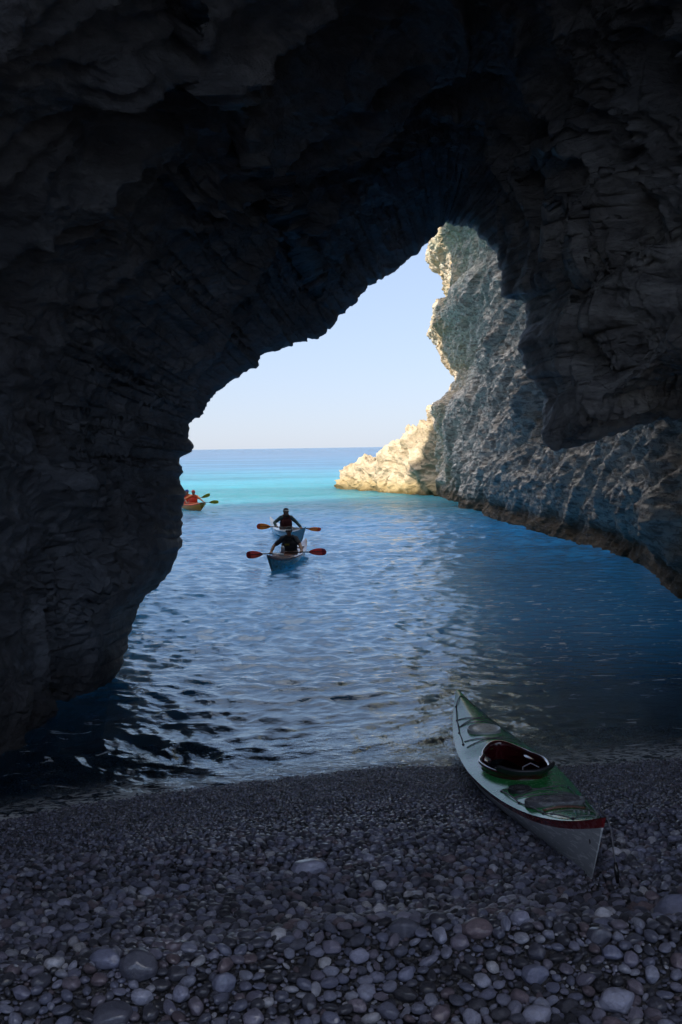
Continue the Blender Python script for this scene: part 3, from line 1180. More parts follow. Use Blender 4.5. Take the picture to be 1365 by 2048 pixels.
def build_shingle():
    px, py, pr = [], [], []
    N = 600000
    yy = rng.uniform(3.75, 12.2, N)
    # sample evenly on the ground inside a widening strip
    keep = rng.random(N) < ((0.36 * yy + 1.5) / 5.9)
    yy = yy[keep]
    xx = rng.uniform(-1, 1, len(yy)) * (0.36 * yy + 1.5)
    dd = shore_y(xx) - yy
    dens = np.where(dd < -1.0, 0.45, 1.0)
    ok = rng.random(len(yy)) < dens
    xx, yy = xx[ok], yy[ok]
    qq = rng.random(len(yy))
    rr = np.array([size_at(a, b, c) for a, b, c in zip(xx, yy, qq)])
    order = np.argsort(-rr)
    for i in order:
        x, y, r = float(xx[i]), float(yy[i]), float(rr[i])
        if r > 0.02 and near_keel(x, y) < 0.10:
            continue
        if try_add(x, y, r, 0.74):
            px.append(x)
            py.append(y)
            pr.append(r)
    px, py, pr = np.array(px), np.array(py), np.array(pr)
    n = len(px)
    print('shingle', n)
    z = ground_z(px, py)
    P3 = np.stack([px, py, 0 * px], -1)
    z = z + pr * rng.uniform(0.05, 0.55, n) + 0.008 * fbm(P3 * 5, 2, 401)
    me = bpy.data.meshes.new('pebbles')
    me.vertices.add(n)
    me.vertices.foreach_set('co', np.stack([px, py, z], -1).astype(np.float32).ravel())
    sc = np.stack([pr * rng.uniform(0.95, 1.25, n), pr * rng.uniform(0.7, 0.95, n), pr * rng.uniform(0.45, 0.78, n)], -1)
    ro = np.stack([rng.normal(0, 0.28, n), rng.normal(0, 0.28, n), rng.uniform(0, 6.28, n)], -1)
    a = me.attributes.new('sc', 'FLOAT_VECTOR', 'POINT')
    a.data.foreach_set('vector', sc.astype(np.float32).ravel())
    a = me.attributes.new('ro', 'FLOAT_VECTOR', 'POINT')
    a.data.foreach_set('vector', ro.astype(np.float32).ravel())
    a = me.attributes.new('vi', 'INT', 'POINT')
    a.data.foreach_set('value', rng.integers(0, 10, n).astype(np.int32))
    me.update()
    o = bpy.data.objects.new('pebbles', me)
    COL.objects.link(o)
    o['kind'] = 'stuff'
    tag(o, 'dark wet shingle of countless small pebbles covering the beach', 'pebbles')
    # ten shapes held in the node tree
    ng = bpy.data.node_groups.new('scatter', 'GeometryNodeTree')
    ng.interface.new_socket('Geometry', in_out='INPUT', socket_type='NodeSocketGeometry')
    ng.interface.new_socket('Geometry', in_out='OUTPUT', socket_type='NodeSocketGeometry')
    gi = ng.nodes.new('NodeGroupInput')
    go = ng.nodes.new('NodeGroupOutput')
    g2 = ng.nodes.new('GeometryNodeGeometryToInstance')
    shapes = bpy.data.collections.new('pebble_shapes')     # not linked to the scene: only a source of shapes
    for k in range(10):
        so = bpy.data.objects.new('pebble_shape', stone_mesh('pebble_shape', 10 + k, 2, M_stone))
        shapes.objects.link(so)
    ci = ng.nodes.new('GeometryNodeCollectionInfo')
    ci.inputs['Collection'].default_value = shapes
    ci.inputs['Separate Children'].default_value = True
    ci.inputs['Reset Children'].default_value = True
    iop = ng.nodes.new('GeometryNodeInstanceOnPoints')
    iop.inputs['Pick Instance'].default_value = True

    def named_attr(nm, typ):
        nd = ng.nodes.new('GeometryNodeInputNamedAttribute')
        nd.data_type = typ
        nd.inputs['Name'].default_value = nm
        return nd.outputs['Attribute']
    ng.links.new(gi.outputs[0], iop.inputs['Points'])
    ng.links.new(ci.outputs[0], iop.inputs['Instance'])
    ng.links.new(named_attr('vi', 'INT'), iop.inputs['Instance Index'])
    e2r = ng.nodes.new('FunctionNodeEulerToRotation')
    ng.links.new(named_attr('ro', 'FLOAT_VECTOR'), e2r.inputs[0])
    ng.links.new(e2r.outputs[0], iop.inputs['Rotation'])
    ng.links.new(named_attr('sc', 'FLOAT_VECTOR'), iop.inputs['Scale'])
    ng.links.new(iop.outputs[0], go.inputs[0])
    ng.nodes.remove(g2)
    md = o.modifiers.new('scatter', 'NODES')
    md.node_group = ng


build_shingle()


# ------------------------------------------------------------------ paints
def paint(name, col, rough=0.25, coat=0.6, scratch=0.0, scratch_col=(0.75, 0.75, 0.75), spec=0.5):
    t = NT(name)
    c = col
    O = t.obj()
    n = t.noise(O, 6, 5, 0.6)
    c = t.mixc(t.ramp(n, [(0.35, 0.18), (0.7, 0.0)]), col, tuple(v * 0.6 for v in col))
    ro = t.maprange(t.noise(O, 25, 4, 0.6), 0.3, 0.7, rough * 0.7, rough * 1.4)
    if scratch:
        s1 = t.ramp(t.noise(t.mapping(O, (1.6, 5, 8), (0, 0.8, 0)), 3.2, 4, 0.6, 0.6), [(0.55, 0.0), (0.60, 1.0)])
        s2 = t.ramp(t.noise(t.mapping(O, (1.5, 5, 9), (0, 0.25, 0)), 4.1, 3, 0.6, 0.3), [(0.58, 0.0), (0.62, 1.0)])
        s = t.math('MULTIPLY', t.math('MAXIMUM', s1, s2), scratch)
        c = t.mixc(s, c, scratch_col)
        ro = t.math('MAXIMUM', ro, t.math('MULTIPLY', s, 0.7))
    t.setp(Base_Color=c, Roughness=ro)
    t.p.inputs['Coat Weight'].default_value = coat
    t.p.inputs['Coat Roughness'].default_value = 0.08
    t.p.inputs['Specular IOR Level'].default_value = spec
    return t.m


def fabric(name, col, rough=0.85, sc=60):
    t = NT(name)
    O = t.obj()
    n = t.noise(O, 8, 4, 0.6)
    c = t.mixc(t.ramp(n, [(0.3, 0.35), (0.7, 0.0)]), col, tuple(v * 0.55 for v in col))
    b = t.bump(t.noise(O, sc, 3, 0.6), 0.3, 0.01)
    return t.setp(Base_Color=c, Roughness=rough, Normal=b)


M_white = paint('white_gelcoat', (0.60, 0.63, 0.65), 0.35, 0.4, 0.9, (0.92, 0.93, 0.94))
M_green = paint('green_gelcoat', (0.05, 0.40, 0.12), 0.22, 0.25)
M_maroon = paint('maroon_gelcoat', (0.055, 0.005, 0.008), 0.14, 1.0)
M_red = paint('red_trim', (0.26, 0.020, 0.025), 0.25, 0.7)
M_teal = paint('teal_gelcoat', (0.07, 0.12, 0.11), 0.25, 0.7)
M_orange_trim = paint('orange_trim', (0.50, 0.09, 0.03), 0.3, 0.5)
M_pale = paint('pale_gelcoat', (0.55, 0.60, 0.60), 0.25, 0.7)
M_brown = paint('brown_gelcoat', (0.16, 0.05, 0.03), 0.3, 0.6)
M_yellow = paint('yellow_polyethylene', (0.92, 0.31, 0.02), 0.4, 0.1)
M_orange = paint('orange_polyethylene', (0.70, 0.13, 0.03), 0.4, 0.1)
M_rubber = paint('black_rubber', (0.035, 0.036, 0.042), 0.42, 0.0)
M_hatch = paint('grey_hatch_rubber', (0.12, 0.12, 0.14), 0.45, 0.0, 0.4, (0.35, 0.36, 0.40))
M_hatch_pale = paint('pale_hatch_lid', (0.42, 0.45, 0.46), 0.3, 0.3)
M_cord = fabric('cord', (0.16, 0.16, 0.18), 0.7)
M_cord_pale = fabric('pale_cord', (0.32, 0.32, 0.36), 0.7)
M_inner = paint('dark_inner_laminate', (0.022, 0.006, 0.008), 0.45, 0.1)
M_skin = fabric('skin', (0.36, 0.19, 0.12), 0.55, 40)
M_hair = fabric('hair', (0.02, 0.014, 0.010), 0.6, 90)
M_shirt_dark = fabric('dark_shirt', (0.04, 0.045, 0.055))
M_shirt_teal = fabric('teal_shirt', (0.03, 0.08, 0.09))
M_vest_dark = fabric('dark_vest', (0.045, 0.045, 0.05))
M_vest_maroon = fabric('maroon_vest', (0.10, 0.02, 0.02))
M_vest_red = fabric('red_vest', (0.62, 0.06, 0.035))
M_shirt_orange = fabric('orange_shirt', (0.65, 0.22, 0.08))
M_cap_red = fabric('red_cap', (0.38, 0.035, 0.03))
M_cap_blue = fabric('blue_cap', (0.02, 0.06, 0.30))
M_cap_dark = fabric('dark_cap', (0.025, 0.03, 0.035))
M_band = fabric('pale_band', (0.55, 0.57, 0.58))
M_yellow_cloth = fabric('yellow_cloth', (0.55, 0.42, 0.05))
M_blade_red = paint('red_paddle_blade', (0.88, 0.20, 0.13), 0.3, 0.4)
M_blade_redtip = paint('dark_red_blade_tip', (0.50, 0.05, 0.04), 0.3, 0.4)
M_blade_amber = paint('amber_paddle_blade', (0.92, 0.42, 0.04), 0.3, 0.4)
M_blade_ambertip = paint('orange_blade_tip', (0.75, 0.16, 0.03), 0.3, 0.4)
M_blade_lime = paint('lime_paddle_blade', (0.42, 0.45, 0.02), 0.3, 0.4)
for _m in (M_blade_red, M_blade_redtip, M_blade_amber, M_blade_ambertip, M_blade_lime):
    # thin plastic blades let some of the light through
    _nt = _m.node_tree
    _p = _nt.nodes['Principled BSDF']
    _tl = _nt.nodes.new('ShaderNodeBsdfTranslucent')
    _mx = _nt.nodes.new('ShaderNodeMixShader')
    _mx.inputs[0].default_value = 0.5
    for _l in list(_nt.links):
        if _l.to_socket == _p.inputs['Base Color']:
            _nt.links.new(_l.from_socket, _tl.inputs['Color'])
    _nt.links.new(_p.outputs[0], _mx.inputs[1])
    _nt.links.new(_tl.outputs[0], _mx.inputs[2])
    _nt.links.new(_mx.outputs[0], _nt.nodes['Material Output'].inputs['Surface'])
M_carbon = paint('black_shaft', (0.012, 0.012, 0.014), 0.3, 0.3)
M_silver = paint('silver', (0.55, 0.56, 0.58), 0.25, 0.2)


# ------------------------------------------------------------------ kayak
class Hull:
    """sea kayak: +X is the bow, keel at z=0 amidships"""

    def __init__(s, L=4.7, B=0.58, D=0.27, bow=0.27, stern=0.19, crown=0.055, rocker=0.035, full=1.35):
        s.L, s.B, s.D, s.bow, s.stern, s.crown, s.rocker, s.full = L, B, D, bow, stern, crown, rocker, full

    def b(s, u):
        return s.B / 2 * np.clip(1 - np.abs(u) ** 2.0, 0, 1) ** (0.95 if True else 1) * (1 - 0.10 * np.abs(u)) + 0.006

    def zs(s, u):
        up = np.where(u > 0, s.bow, s.stern)
        return s.D + up * np.abs(u) ** 3.2 - 0.01

    def zk(s, u):
        a = np.abs(u)
        r = s.rocker * a ** 2
        endb = np.where(u > 0, 0.30, getattr(s, 'ske', 0.12))
        return r + endb * smooth(a, 0.90, 1.02) ** 1.6

    def x(s, u, f):
        """f: 0 keel .. 1 sheer; raked stems"""
        rake = np.where(u > 0, 0.30, getattr(s, 'srake', 0.14))
        return u * s.L / 2 - np.sign(u) * rake * (1 - f) * smooth(np.abs(u), 0.55, 1.0)

    def side(s, u, f):
        """point on the hull side at height fraction f (0 keel, 1 sheer); returns y,z"""
        a = np.abs(u)
        p = 0.50 + 0.55 * a ** 1.5                  # rounded amidships, V at the ends
        y = s.b(u) * np.clip(f, 0, 1) ** p * (1 - 0.0 * f)
        z = s.zk(u) + (s.zs(u) - s.zk(u)) * np.clip(f, 0, 1) ** (1.6 - 0.5 * a)
        return y, z

    def deck(s, u, v):
        """v -1..1 across"""
        cr = s.crown * (1 - np.abs(u) ** 4) + np.where(u > 0.12, 0.035 * smooth(u, 0.12, 0.3) * (1 - smooth(u, 0.6, 1.0)), 0)
        return s.zs(u) + cr * (1 - np.abs(v) ** 2.2)

    def deck_pt(s, x, y, lift=0.0):
        u = np.clip(x / (s.L / 2), -0.999, 0.999)
        bb = float(s.b(u))
        v = max(-1.0, min(1.0, y / bb))
        return Vector((x, v * bb, float(s.deck(u, v)) + lift))


def keyhole(t, cx, L_, W_):
    """keyhole outline, t 0..2pi, wide towards the bow side hips, pinched then narrowed forward"""
    c, s_ = math.cos(t), math.sin(t)
    x = cx + L_ / 2 * c
    k = (c + 1) / 2
    w = W_ / 2 * (1.0 - 0.34 * smooth(np.array(k), 0.45, 1.0)) * (1 - 0.10 * math.exp(-((k - 0.66) / 0.10) ** 2))
    return x, float(w) * s_ * (abs(s_) ** -0.12 if abs(s_) > 1e-6 else 1)


def build_kayak(root, H, mats, detailed=True, cock=(-0.05, 0.80, 0.43), flip_key=False):
    hull_m, stripe_m, deck_m, coam_m = mats
    nu = 150
    uu = np.sin(np.linspace(-1, 1, nu) * math.pi / 2)
    fs = np.concatenate([np.linspace(0, 1, 18) ** 1.0])
    band = 0.885
    # hull below the stripe
    ff = np.linspace(0, band, 20)

    def skin_grid(ff, off=0.0):
        rows = []
        for sgn in (-1, 1):
            U, Fm = np.meshgrid(uu, ff, indexing='ij')
            y, z = H.side(U, Fm)
            x = H.x(U, Fm)
            rows.append(np.stack([x, sgn * (y + off), z], -1))
        return rows
    A, B_ = skin_grid(ff)
    G = np.concatenate([A[:, ::-1], B_[:, 1:]], axis=1)
    hull = mesh_np('hull', G.reshape(-1, 3), grid_faces(nu, G.shape[1]), hull_m, root)
    sm_ = hull.modifiers.new('thickness', 'SOLIDIFY')
    sm_.thickness = 0.006
    sm_.offset = -1
    # stripe along the sheer, a touch proud
    ff2 = np.linspace(band - 0.004, 1.0, 5)
    bm = bmesh.new()
    for g, sg in zip(skin_grid(ff2, 0.003), (-1, 1)):
        vs = [[bm.verts.new(tuple(p)) for p in row] for row in g]
        for i in range(nu - 1):
            for j in range(4):
                bm.faces.new((vs[i][j], vs[i + 1][j], vs[i + 1][j + 1], vs[i][j + 1]))
    # wraps round the stems
    for e in (-1, 1):
        g = skin_grid(ff2, 0.003)
        i = 0 if e < 0 else nu - 1
        a = [bm.verts.new(tuple(p)) for p in g[0][i]]
        c = [bm.verts.new(tuple(p)) for p in g[1][i]]
        for j in range(4):
            bm.faces.new((a[j], a[j + 1], c[j + 1], c[j]))
    bm_obj('seam_stripe', bm, stripe_m, root)
    # deck with a keyhole opening
    cx, cl, cw = cock
    nv = 41
    nud = 420
    ud = np.sin(np.linspace(-1, 1, nud) * math.pi / 2)
    vv = np.linspace(-1, 1, nv)
    U, V = np.meshgrid(ud, vv, indexing='ij')
    X = H.x(U, 1.0 + 0 * U)
    Y = V * (H.b(U) + 0.004)
    Z = H.deck(U, V) + 0.004
    G = np.stack([X, Y, Z], -1).reshape(-1, 3)
    fq = grid_faces(nud, nv)
    key = [keyhole(t, 0, cl, cw) for t in np.linspace(0, 2 * math.pi, 96, endpoint=False)]
    if flip_key:
        key = [(-x, y) for x, y in key]
    kx = np.array([k[0] for k in key]) + cx
    ky = np.array([k[1] for k in key])
    cen = G[fq].mean(1)

    def inside(px, py, grow=1.0):
        gx, gy = (kx - cx) * grow + cx, ky * grow
        ins = np.zeros(len(px), bool)
        j = len(gx) - 1
        for i in range(len(gx)):
            cnd = ((gy[i] > py) != (gy[j] > py))
            with np.errstate(divide='ignore', invalid='ignore'):
                xi = (gx[j] - gx[i]) * (py - gy[i]) / (gy[j] - gy[i] + 1e-15) + gx[i]
            ins ^= cnd & (px < xi)
            j = i
        return ins
    fq = fq[~inside(cen[:, 0], cen[:, 1], 1.0)]
    deck = mesh_np('deck', G, fq, deck_m, root)
    # coaming: skirt, riser and rolled lip
    bm = bmesh.new()
    prof = [(1.0, -0.10), (0.985, -0.02), (0.985, 0.034), (1.0, 0.050), (1.07, 0.056), (1.115, 0.050), (1.12, 0.040),
            (1.08, 0.032), (1.03, 0.022), (1.035, -0.012), (1.08, -0.02)]
    rings = []
    for (g, dz) in prof:
        ring = []
        for k in range(96):
            x = (kx[k] - cx) * (1 + (g - 1) * (cw / cl) * 1.3) + cx
            y = ky[k] * g
            base = float(H.deck_pt(kx[k], 0).z) * 0.6 + float(H.deck_pt(kx[k], ky[k]).z) * 0.4
            if dz < 0 and g > 1:
                base = float(H.deck_pt(x, y).z)
            ring.append(bm.verts.new((x, y, base + dz)))
        rings.append(ring)
    for a, b in zip(rings[:-1], rings[1:]):
        for k in range(96):
            bm.faces.new((a[k], a[(k + 1) % 96], b[(k + 1) % 96], b[k]))
    bm_obj('coaming', bm, coam_m, root)
    # dark inner shell under the cockpit
    ui = np.linspace((cx - cl * 0.75) / (H.L / 2), (cx + cl * 0.95) / (H.L / 2), 30)
    Ui, Fi = np.meshgrid(ui, np.linspace(0, 0.97, 14), indexing='ij')
    y, z = H.side(Ui, Fi)
    x = H.x(Ui, Fi)
    a = np.stack([x, -(y - 0.012), z + 0.010], -1)
    b = np.stack([x, (y - 0.012), z + 0.010], -1)
    G = np.concatenate([a[:, ::-1], b[:, 1:]], axis=1)
    mesh_np('cockpit_liner', G.reshape(-1, 3), grid_faces(30, G.shape[1]), M_inner, root)
    # seat
    bm = bmesh.new()
    sg = -1 if not flip_key else -1
    sx = cx - cl * 0.18
    n = 14
    vs = []
    for i in range(n):
        row = []
        for j in range(n):
            p, q = i / (n - 1) * 2 - 1, j / (n - 1) * 2 - 1
            zz = 0.055 + 0.03 * q * q + 0.025 * p * p + (0.10 * max(0, -p - 0.55) * 1.2)
            row.append(bm.verts.new((sx + p * 0.19, q * 0.17, zz + 0.02)))
        vs.append(row)
    for i in range(n - 1):
        for j in range(n - 1):
            bm.faces.new((vs[i][j], vs[i + 1][j], vs[i + 1][j + 1], vs[i][j + 1]))
    so = bm_obj('seat', bm, M_rubber, root)
    sm2 = so.modifiers.new('thickness', 'SOLIDIFY')
    sm2.thickness = 0.012
    return deck


def hatch(root, H, cx, cy_, lx, ly, mat, rim_mat, ribs=True, lift=0.0, name='hatch_cover'):
    """oval lid lying on the deck"""
    base = H.deck_pt(cx, cy_).z + lift
    z0 = [H.deck_pt(cx + d, cy_).z for d in (-lx / 2, lx / 2)]
    sl = (z0[1] - z0[0]) / lx
    bm = bmesh.new()
    prof = [(1.0, -0.02), (1.0, 0.016), (0.985, 0.024), (0.94, 0.027), (0.90, 0.022), (0.86, 0.020), (0.6, 0.023), (0.3, 0.026)]
    n = 64
    rings = []
    for (g, dz) in prof:
        rings.append([bm.verts.new((cx + math.cos(k * 2 * math.pi / n) * lx / 2 * g,
                                    cy_ + math.sin(k * 2 * math.pi / n) * ly / 2 * g,
                                    base + dz + sl * math.cos(k * 2 * math.pi / n) * lx / 2 * g)) for k in range(n)])
    for a, b in zip(rings[:-1], rings[1:]):
        for k in range(n):
            bm.faces.new((a[k], a[(k + 1) % n], b[(k + 1) % n], b[k]))
    bm.faces.new(rings[-1])
    h = bm_obj(name, bm, mat, root)
    if ribs:
        bm = bmesh.new()
        for k in range(26):
            t = k * 2 * math.pi / 26
            c, s_ = math.cos(t), math.sin(t)
            a = (0.42 + 0.12 * (k % 2))
            add_tube(bm, [(cx + c * lx / 2 * a, cy_ + s_ * ly / 2 * a, base + 0.026 + sl * c * lx / 2 * a),
                          (cx + c * lx / 2 * 0.82, cy_ + s_ * ly / 2 * 0.82, base + 0.0225 + sl * c * lx / 2 * 0.82)], 0.0035, 6)
        ring = [(cx + math.cos(t) * lx * 0.17, cy_ + math.sin(t) * ly * 0.17, base + 0.027 + sl * math.cos(t) * lx * 0.17)
                for t in np.linspace(0, 2 * math.pi, 30, endpoint=False)]
        add_tube(bm, ring, 0.0035, 6, closed=True)
        bm_obj('ribs', bm, mat, h)
    return h


def cord(root, H, pts, r, mat, name='deck_line', lift=0.007, sag=0):
    P = []
    for (a, b) in zip(pts[:-1], pts[1:]):
        n = 14
        for i in range(n):
            t = i / n
            x, y = a[0] + (b[0] - a[0]) * t, a[1] + (b[1] - a[1]) * t
            p = H.deck_pt(x, y, lift)
            p.z += 0.012 * math.sin(math.pi * t) * sag
            P.append(p)
    P.append(H.deck_pt(pts[-1][0], pts[-1][1], lift))
    bm = bmesh.new()
    add_tube(bm, P, r, 6)
    return bm_obj(name, bm, mat, root)


def fitting(root, H, x, y, name='deck_fitting'):
    bm = bmesh.new()
    p = H.deck_pt(x, y, 0.006)
    add_ball(bm, p, (0.022, 0.012, 0.010), seg=12)
    return bm_obj(name, bm, M_rubber, root)


def frame(origin, fwd, roll=0.0):
    f = Vector(fwd).normalized()
    side = Vector((0, 0, 1)).cross(f).normalized()
    up = f.cross(side).normalized()
    M = Matrix((f, side, up)).transposed().to_4x4()
    return Matrix.Translation(origin) @ M @ Matrix.Rotation(roll, 4, 'X')


# ---- the beached kayak
def beached():
    H = Hull(L=4.85, B=0.70, D=0.25, bow=0.24, stern=0.29, crown=0.045, rocker=0.0)
    H.ske = -0.02
    H.srake = 0.38
    d = (KB_BOW - KB_STERN)
    mid = (KB_BOW + KB_STERN) / 2
    M = frame(mid, d, math.radians(-1))
    root = empty('kayak', M, 'empty green and white sea kayak with dark red seam, pulled stern first onto the shingle', 'kayak')
    build_kayak(root, H, (M_white, M_red, M_green, M_maroon), cock=(0.0, 1.06, 0.50), flip_key=False)
    hatch(root, H, -1.30, 0.0, 0.29, 0.42, M_hatch, M_rubber, True, 0.004, 'rear_hatch')
    hatch(root, H, 1.10, 0.0, 0.34, 0.30, M_hatch_pale, M_rubber, False, -0.005, 'front_hatch')
    hatch(root, H, -0.82, 0.13, 0.2, 0.17, M_rubber, M_rubber, True, 0.0, 'day_hatch')
    # perimeter lines, fore and aft
    def edge(x, k=0.84):
        return float(H.b(np.array(x / (H.L / 2)))) * k
    for s_ in (-1, 1):
        cord(root, H, [(x, s_ * edge(x, 0.80)) for x in (-0.75, -1.15, -1.6, -2.05)] + [(-2.25, 0)], 0.0045, M_cord_pale, sag=1)
        cord(root, H, [(x, s_ * edge(x, 0.80)) for x in (0.80, 1.2, 1.6, 2.0)] + [(2.25, 0)], 0.0045, M_cord, sag=1)
        for x in (-0.75, -1.15, -1.6, -2.05, 0.8, 1.2, 1.6, 2.0):
            fitting(root, H, x, s_ * edge(x, 0.80))
    for (a, b) in (((-0.72, -edge(-.72, .75)), (-1.0, edge(-1.0, .75))), ((-0.72, edge(-.72, .75)), (-1.0, -edge(-1.0, .75))),
                   ((-1.68, -edge(-1.68, .75)), (-1.68, edge(-1.68, .75))), ((-1.02, -edge(-1.02, .75)), (-1.02, edge(-1.02, .75))),
                   ((0.66, -edge(.66, .75)), (0.86, edge(.86, .75))), ((0.66, edge(.66, .75)), (0.86, -edge(.86, .75))),
                   ((1.36, -edge(1.36, .75)), (1.36, edge(1.36, .75))), ((1.36, -edge(1.36, .75)), (1.58, edge(1.58, .75))),
                   ((1.36, edge(1.36, .75)), (1.58, -edge(1.58, .75)))):
        cord(root, H, [a, b], 0.004, M_cord, 'bungee', 0.010)
    # straps over the rear hatch
    bm = bmesh.new()
    for x in (-1.53, -1.56):
        P = [H.deck_pt(x, y, 0.012) for y in np.linspace(-edge(x, .7), edge(x, .7), 12)]
        add_tube(bm, P, 0.006, 6)
    bm_obj('strap', bm, M_brown, root)
    # little cluster of deck plugs near the stern
    bm = bmesh.new()
    for (dx, dy) in ((0, 0), (0.03, 0.012), (0.06, 0.0), (0.085, 0.014)):
        p = H.deck_pt(-1.83 + dx * 0.4, -0.05 + dx - 0.03, 0.012)
        add_ball(bm, p, (0.008, 0.008, 0.011), seg=10)
    bm_obj('deck_plug', bm, M_cord_pale, root)
    # back band behind the seat, lying over the rear of the coaming
    bm = bmesh.new()
    z0 = H.deck_pt(-0.55, 0).z
    n, m = 26, 6
    for lay in (0,):
        vs = []
        for i in range(n):
            t = i / (n - 1) * 2 - 1
            row = []
            for j in range(m):
                q = j / (m - 1)
                x = -0.58 + 0.13 * (t * t) * 0.9 - 0.05 * q + 0.02
                y = t * 0.225
                z = z0 + 0.035 + 0.045 * q + 0.03 * abs(t) ** 3 * (1 if t < 0 else 1)
                row.append(bm.verts.new((x, y, z)))
            vs.append(row)
        for i in range(n - 1):
            for j in range(m - 1):
                bm.faces.new((vs[i][j], vs[i + 1][j], vs[i + 1][j + 1], vs[i][j + 1]))
    bb = bm_obj('back_band', bm, M_rubber, root)
    md = bb.modifiers.new('t', 'SOLIDIFY')
    md.thickness = 0.02
    # thigh braces inside the opening
    for s_ in (-1, 1):
        bm = bmesh.new()
        add_ball(bm, (0.17, s_ * 0.185, H.deck_pt(0.17, 0).z + 0.012), (0.13, 0.045, 0.012), seg=16)
        bm_obj('thigh_brace', bm, M_maroon, root)
    # buckle and straps by the seat
    bm = bmesh.new()
    add_tube(bm, [(-0.30, 0.20, z0 + 0.05), (-0.36, 0.12, z0 + 0.02), (-0.40, 0.16, z0 + 0.045), (-0.30, 0.20, z0 + 0.05)], 0.006, 6)
    add_tube(bm, [(-0.48, -0.1, z0 + 0.08), (-0.42, -0.05, z0 + 0.1), (-0.45, 0.02, z0 + 0.08), (-0.50, 0.03, z0 + 0.06)], 0.005, 6)
    bm_obj('seat_strap', bm, M_cord_pale, root)
    # small emblem near the stern, dark
    bm = bmesh.new()
    u = -0.955
    for s_ in (1, -1):
        y, z = H.side(np.array(u), np.array(0.70))
        cx_ = float(H.x(np.array(u), np.array(0.70)))
        ctr = Vector((cx_, s_ * (float(y) + 0.004), float(z)))
        outv = [bm.verts.new(ctr + Vector((math.cos(a) * (0.016 if k % 2 else 0.007), 0.0015 * s_, math.sin(a) * (0.016 if k % 2 else 0.007))))
                for k, a in enumerate(np.linspace(0, 2 * math.pi, 12, endpoint=False))]
        r_ = bmesh.ops.extrude_face_region(bm, geom=[bm.faces.new(outv)])
        for v in r_['geom']:
            if isinstance(v, bmesh.types.BMVert):
                v.co.y -= 0.004 * s_
    bm_obj('emblem', bm, M_rubber, root)
    # carrying toggle hanging from the stern tip
    xs_ = -H.L / 2
    zt = float(H.zs(np.array(-1.0)))
    bm = bmesh.new()
    add_tube(bm, [(xs_ + 0.06, 0, zt + 0.012), (xs_ - 0.02, -0.01, zt + 0.01), (xs_ - 0.055, -0.02, zt - 0.06), (xs_ - 0.06, -0.03, zt - 0.20),
                  (xs_ - 0.05, -0.04, zt - 0.26)], 0.005, 6)
    c_ = bm_obj('toggle_cord', bm, M_cord, root)
    bm = bmesh.new()
    add_tube(bm, [(xs_ - 0.05, -0.04, zt - 0.25), (xs_ - 0.055, -0.045, zt - 0.31), (xs_ - 0.05, -0.05, zt - 0.37)], 0.015, 10,
             r_fn=lambda t: 1 - 0.35 * abs(2 * t - 1) ** 2)
    bm_obj('toggle', bm, M_carbon, root)
    return root


beached()


# ------------------------------------------------------------------ people
def flesh(verts, edges, radii):
    """limbs swept with overlapping ellipsoids; the voxel remesh afterwards fuses them into one tapering skin"""
    b = bmesh.new()
    bmesh.ops.create_icosphere(b, subdivisions=3, radius=1.0)
    S = np.array([v.co[:] for v in b.verts])
    T = np.array([[v.index for v in f.verts] for f in b.faces])
    b.free()
    VV, FF, n = [], [], 0
    for (i, j) in edges:
        p, q = Vector(verts[i]), Vector(verts[j])
        a = radii[i] if isinstance(radii[i], tuple) else (radii[i], radii[i])
        c = radii[j] if isinstance(radii[j], tuple) else (radii[j], radii[j])
        ln = (q - p).length
        k = max(3, int(ln / (0.22 * min(a[0], c[0]))) + 1)
        for m in range(k):
            t = m / (k - 1)
            rx = a[0] + (c[0] - a[0]) * t
            ry = a[1] + (c[1] - a[1]) * t
            o = p.lerp(q, t)
            VV.append(S * np.array([rx, ry, min(rx, ry)]) + np.array(o[:]))
            FF.append(T + n)
            n += len(S)
    me = bpy.data.meshes.new('flesh')
    me.from_pydata(np.concatenate(VV).tolist(), [], np.concatenate(FF).tolist())
    return me


def remeshed(name, bm, mat, parent, voxel):
    me = bpy.data.meshes.new(name)
    bm.to_mesh(me)
    bm.free()
    o = bpy.data.objects.new(name, me)
    COL.objects.link(o)
    r = o.modifiers.new('r', 'REMESH')
    r.mode = 'VOXEL'
    r.voxel_size = voxel
    r.use_smooth_shade = True
    s = o.modifiers.new('s', 'SMOOTH')
    s.factor = 0.5
    s.iterations = 3
    dg = bpy.context.evaluated_depsgraph_get()
    dg.update()
    m2 = bpy.data.meshes.new_from_object(o.evaluated_get(dg))
    m2.materials.clear()
    m2.materials.append(mat)
    o.modifiers.clear()
    # keep one continuous surface: drop stray voxel crumbs
    b2 = bmesh.new()
    b2.from_mesh(m2)
    b2.verts.ensure_lookup_table()
    seen = set()
    isl = []
    for v0 in b2.verts:
        if v0.index in seen:
            continue
        st_, comp = [v0], []
        seen.add(v0.index)
        while st_:
            v1 = st_.pop()
            comp.append(v1)
            for e in v1.link_edges:
                w = e.other_vert(v1)
                if w.index not in seen:
                    seen.add(w.index)
                    st_.append(w)
        isl.append(comp)
    isl.sort(key=len)
    print(name, 'islands', [len(c) for c in isl][-8:])
    for c in isl[:-1]:
        bmesh.ops.delete(b2, geom=c, context='VERTS')
    b2.to_mesh(m2)
    b2.free()
    o.data = m2
    bpy.data.meshes.remove(me)
    for p in m2.polygons:
        p.use_smooth = True
    o.parent = parent
    return o


def bm_add_mesh(bm, me):
    bm.from_mesh(me)
    bpy.data.meshes.remove(me)


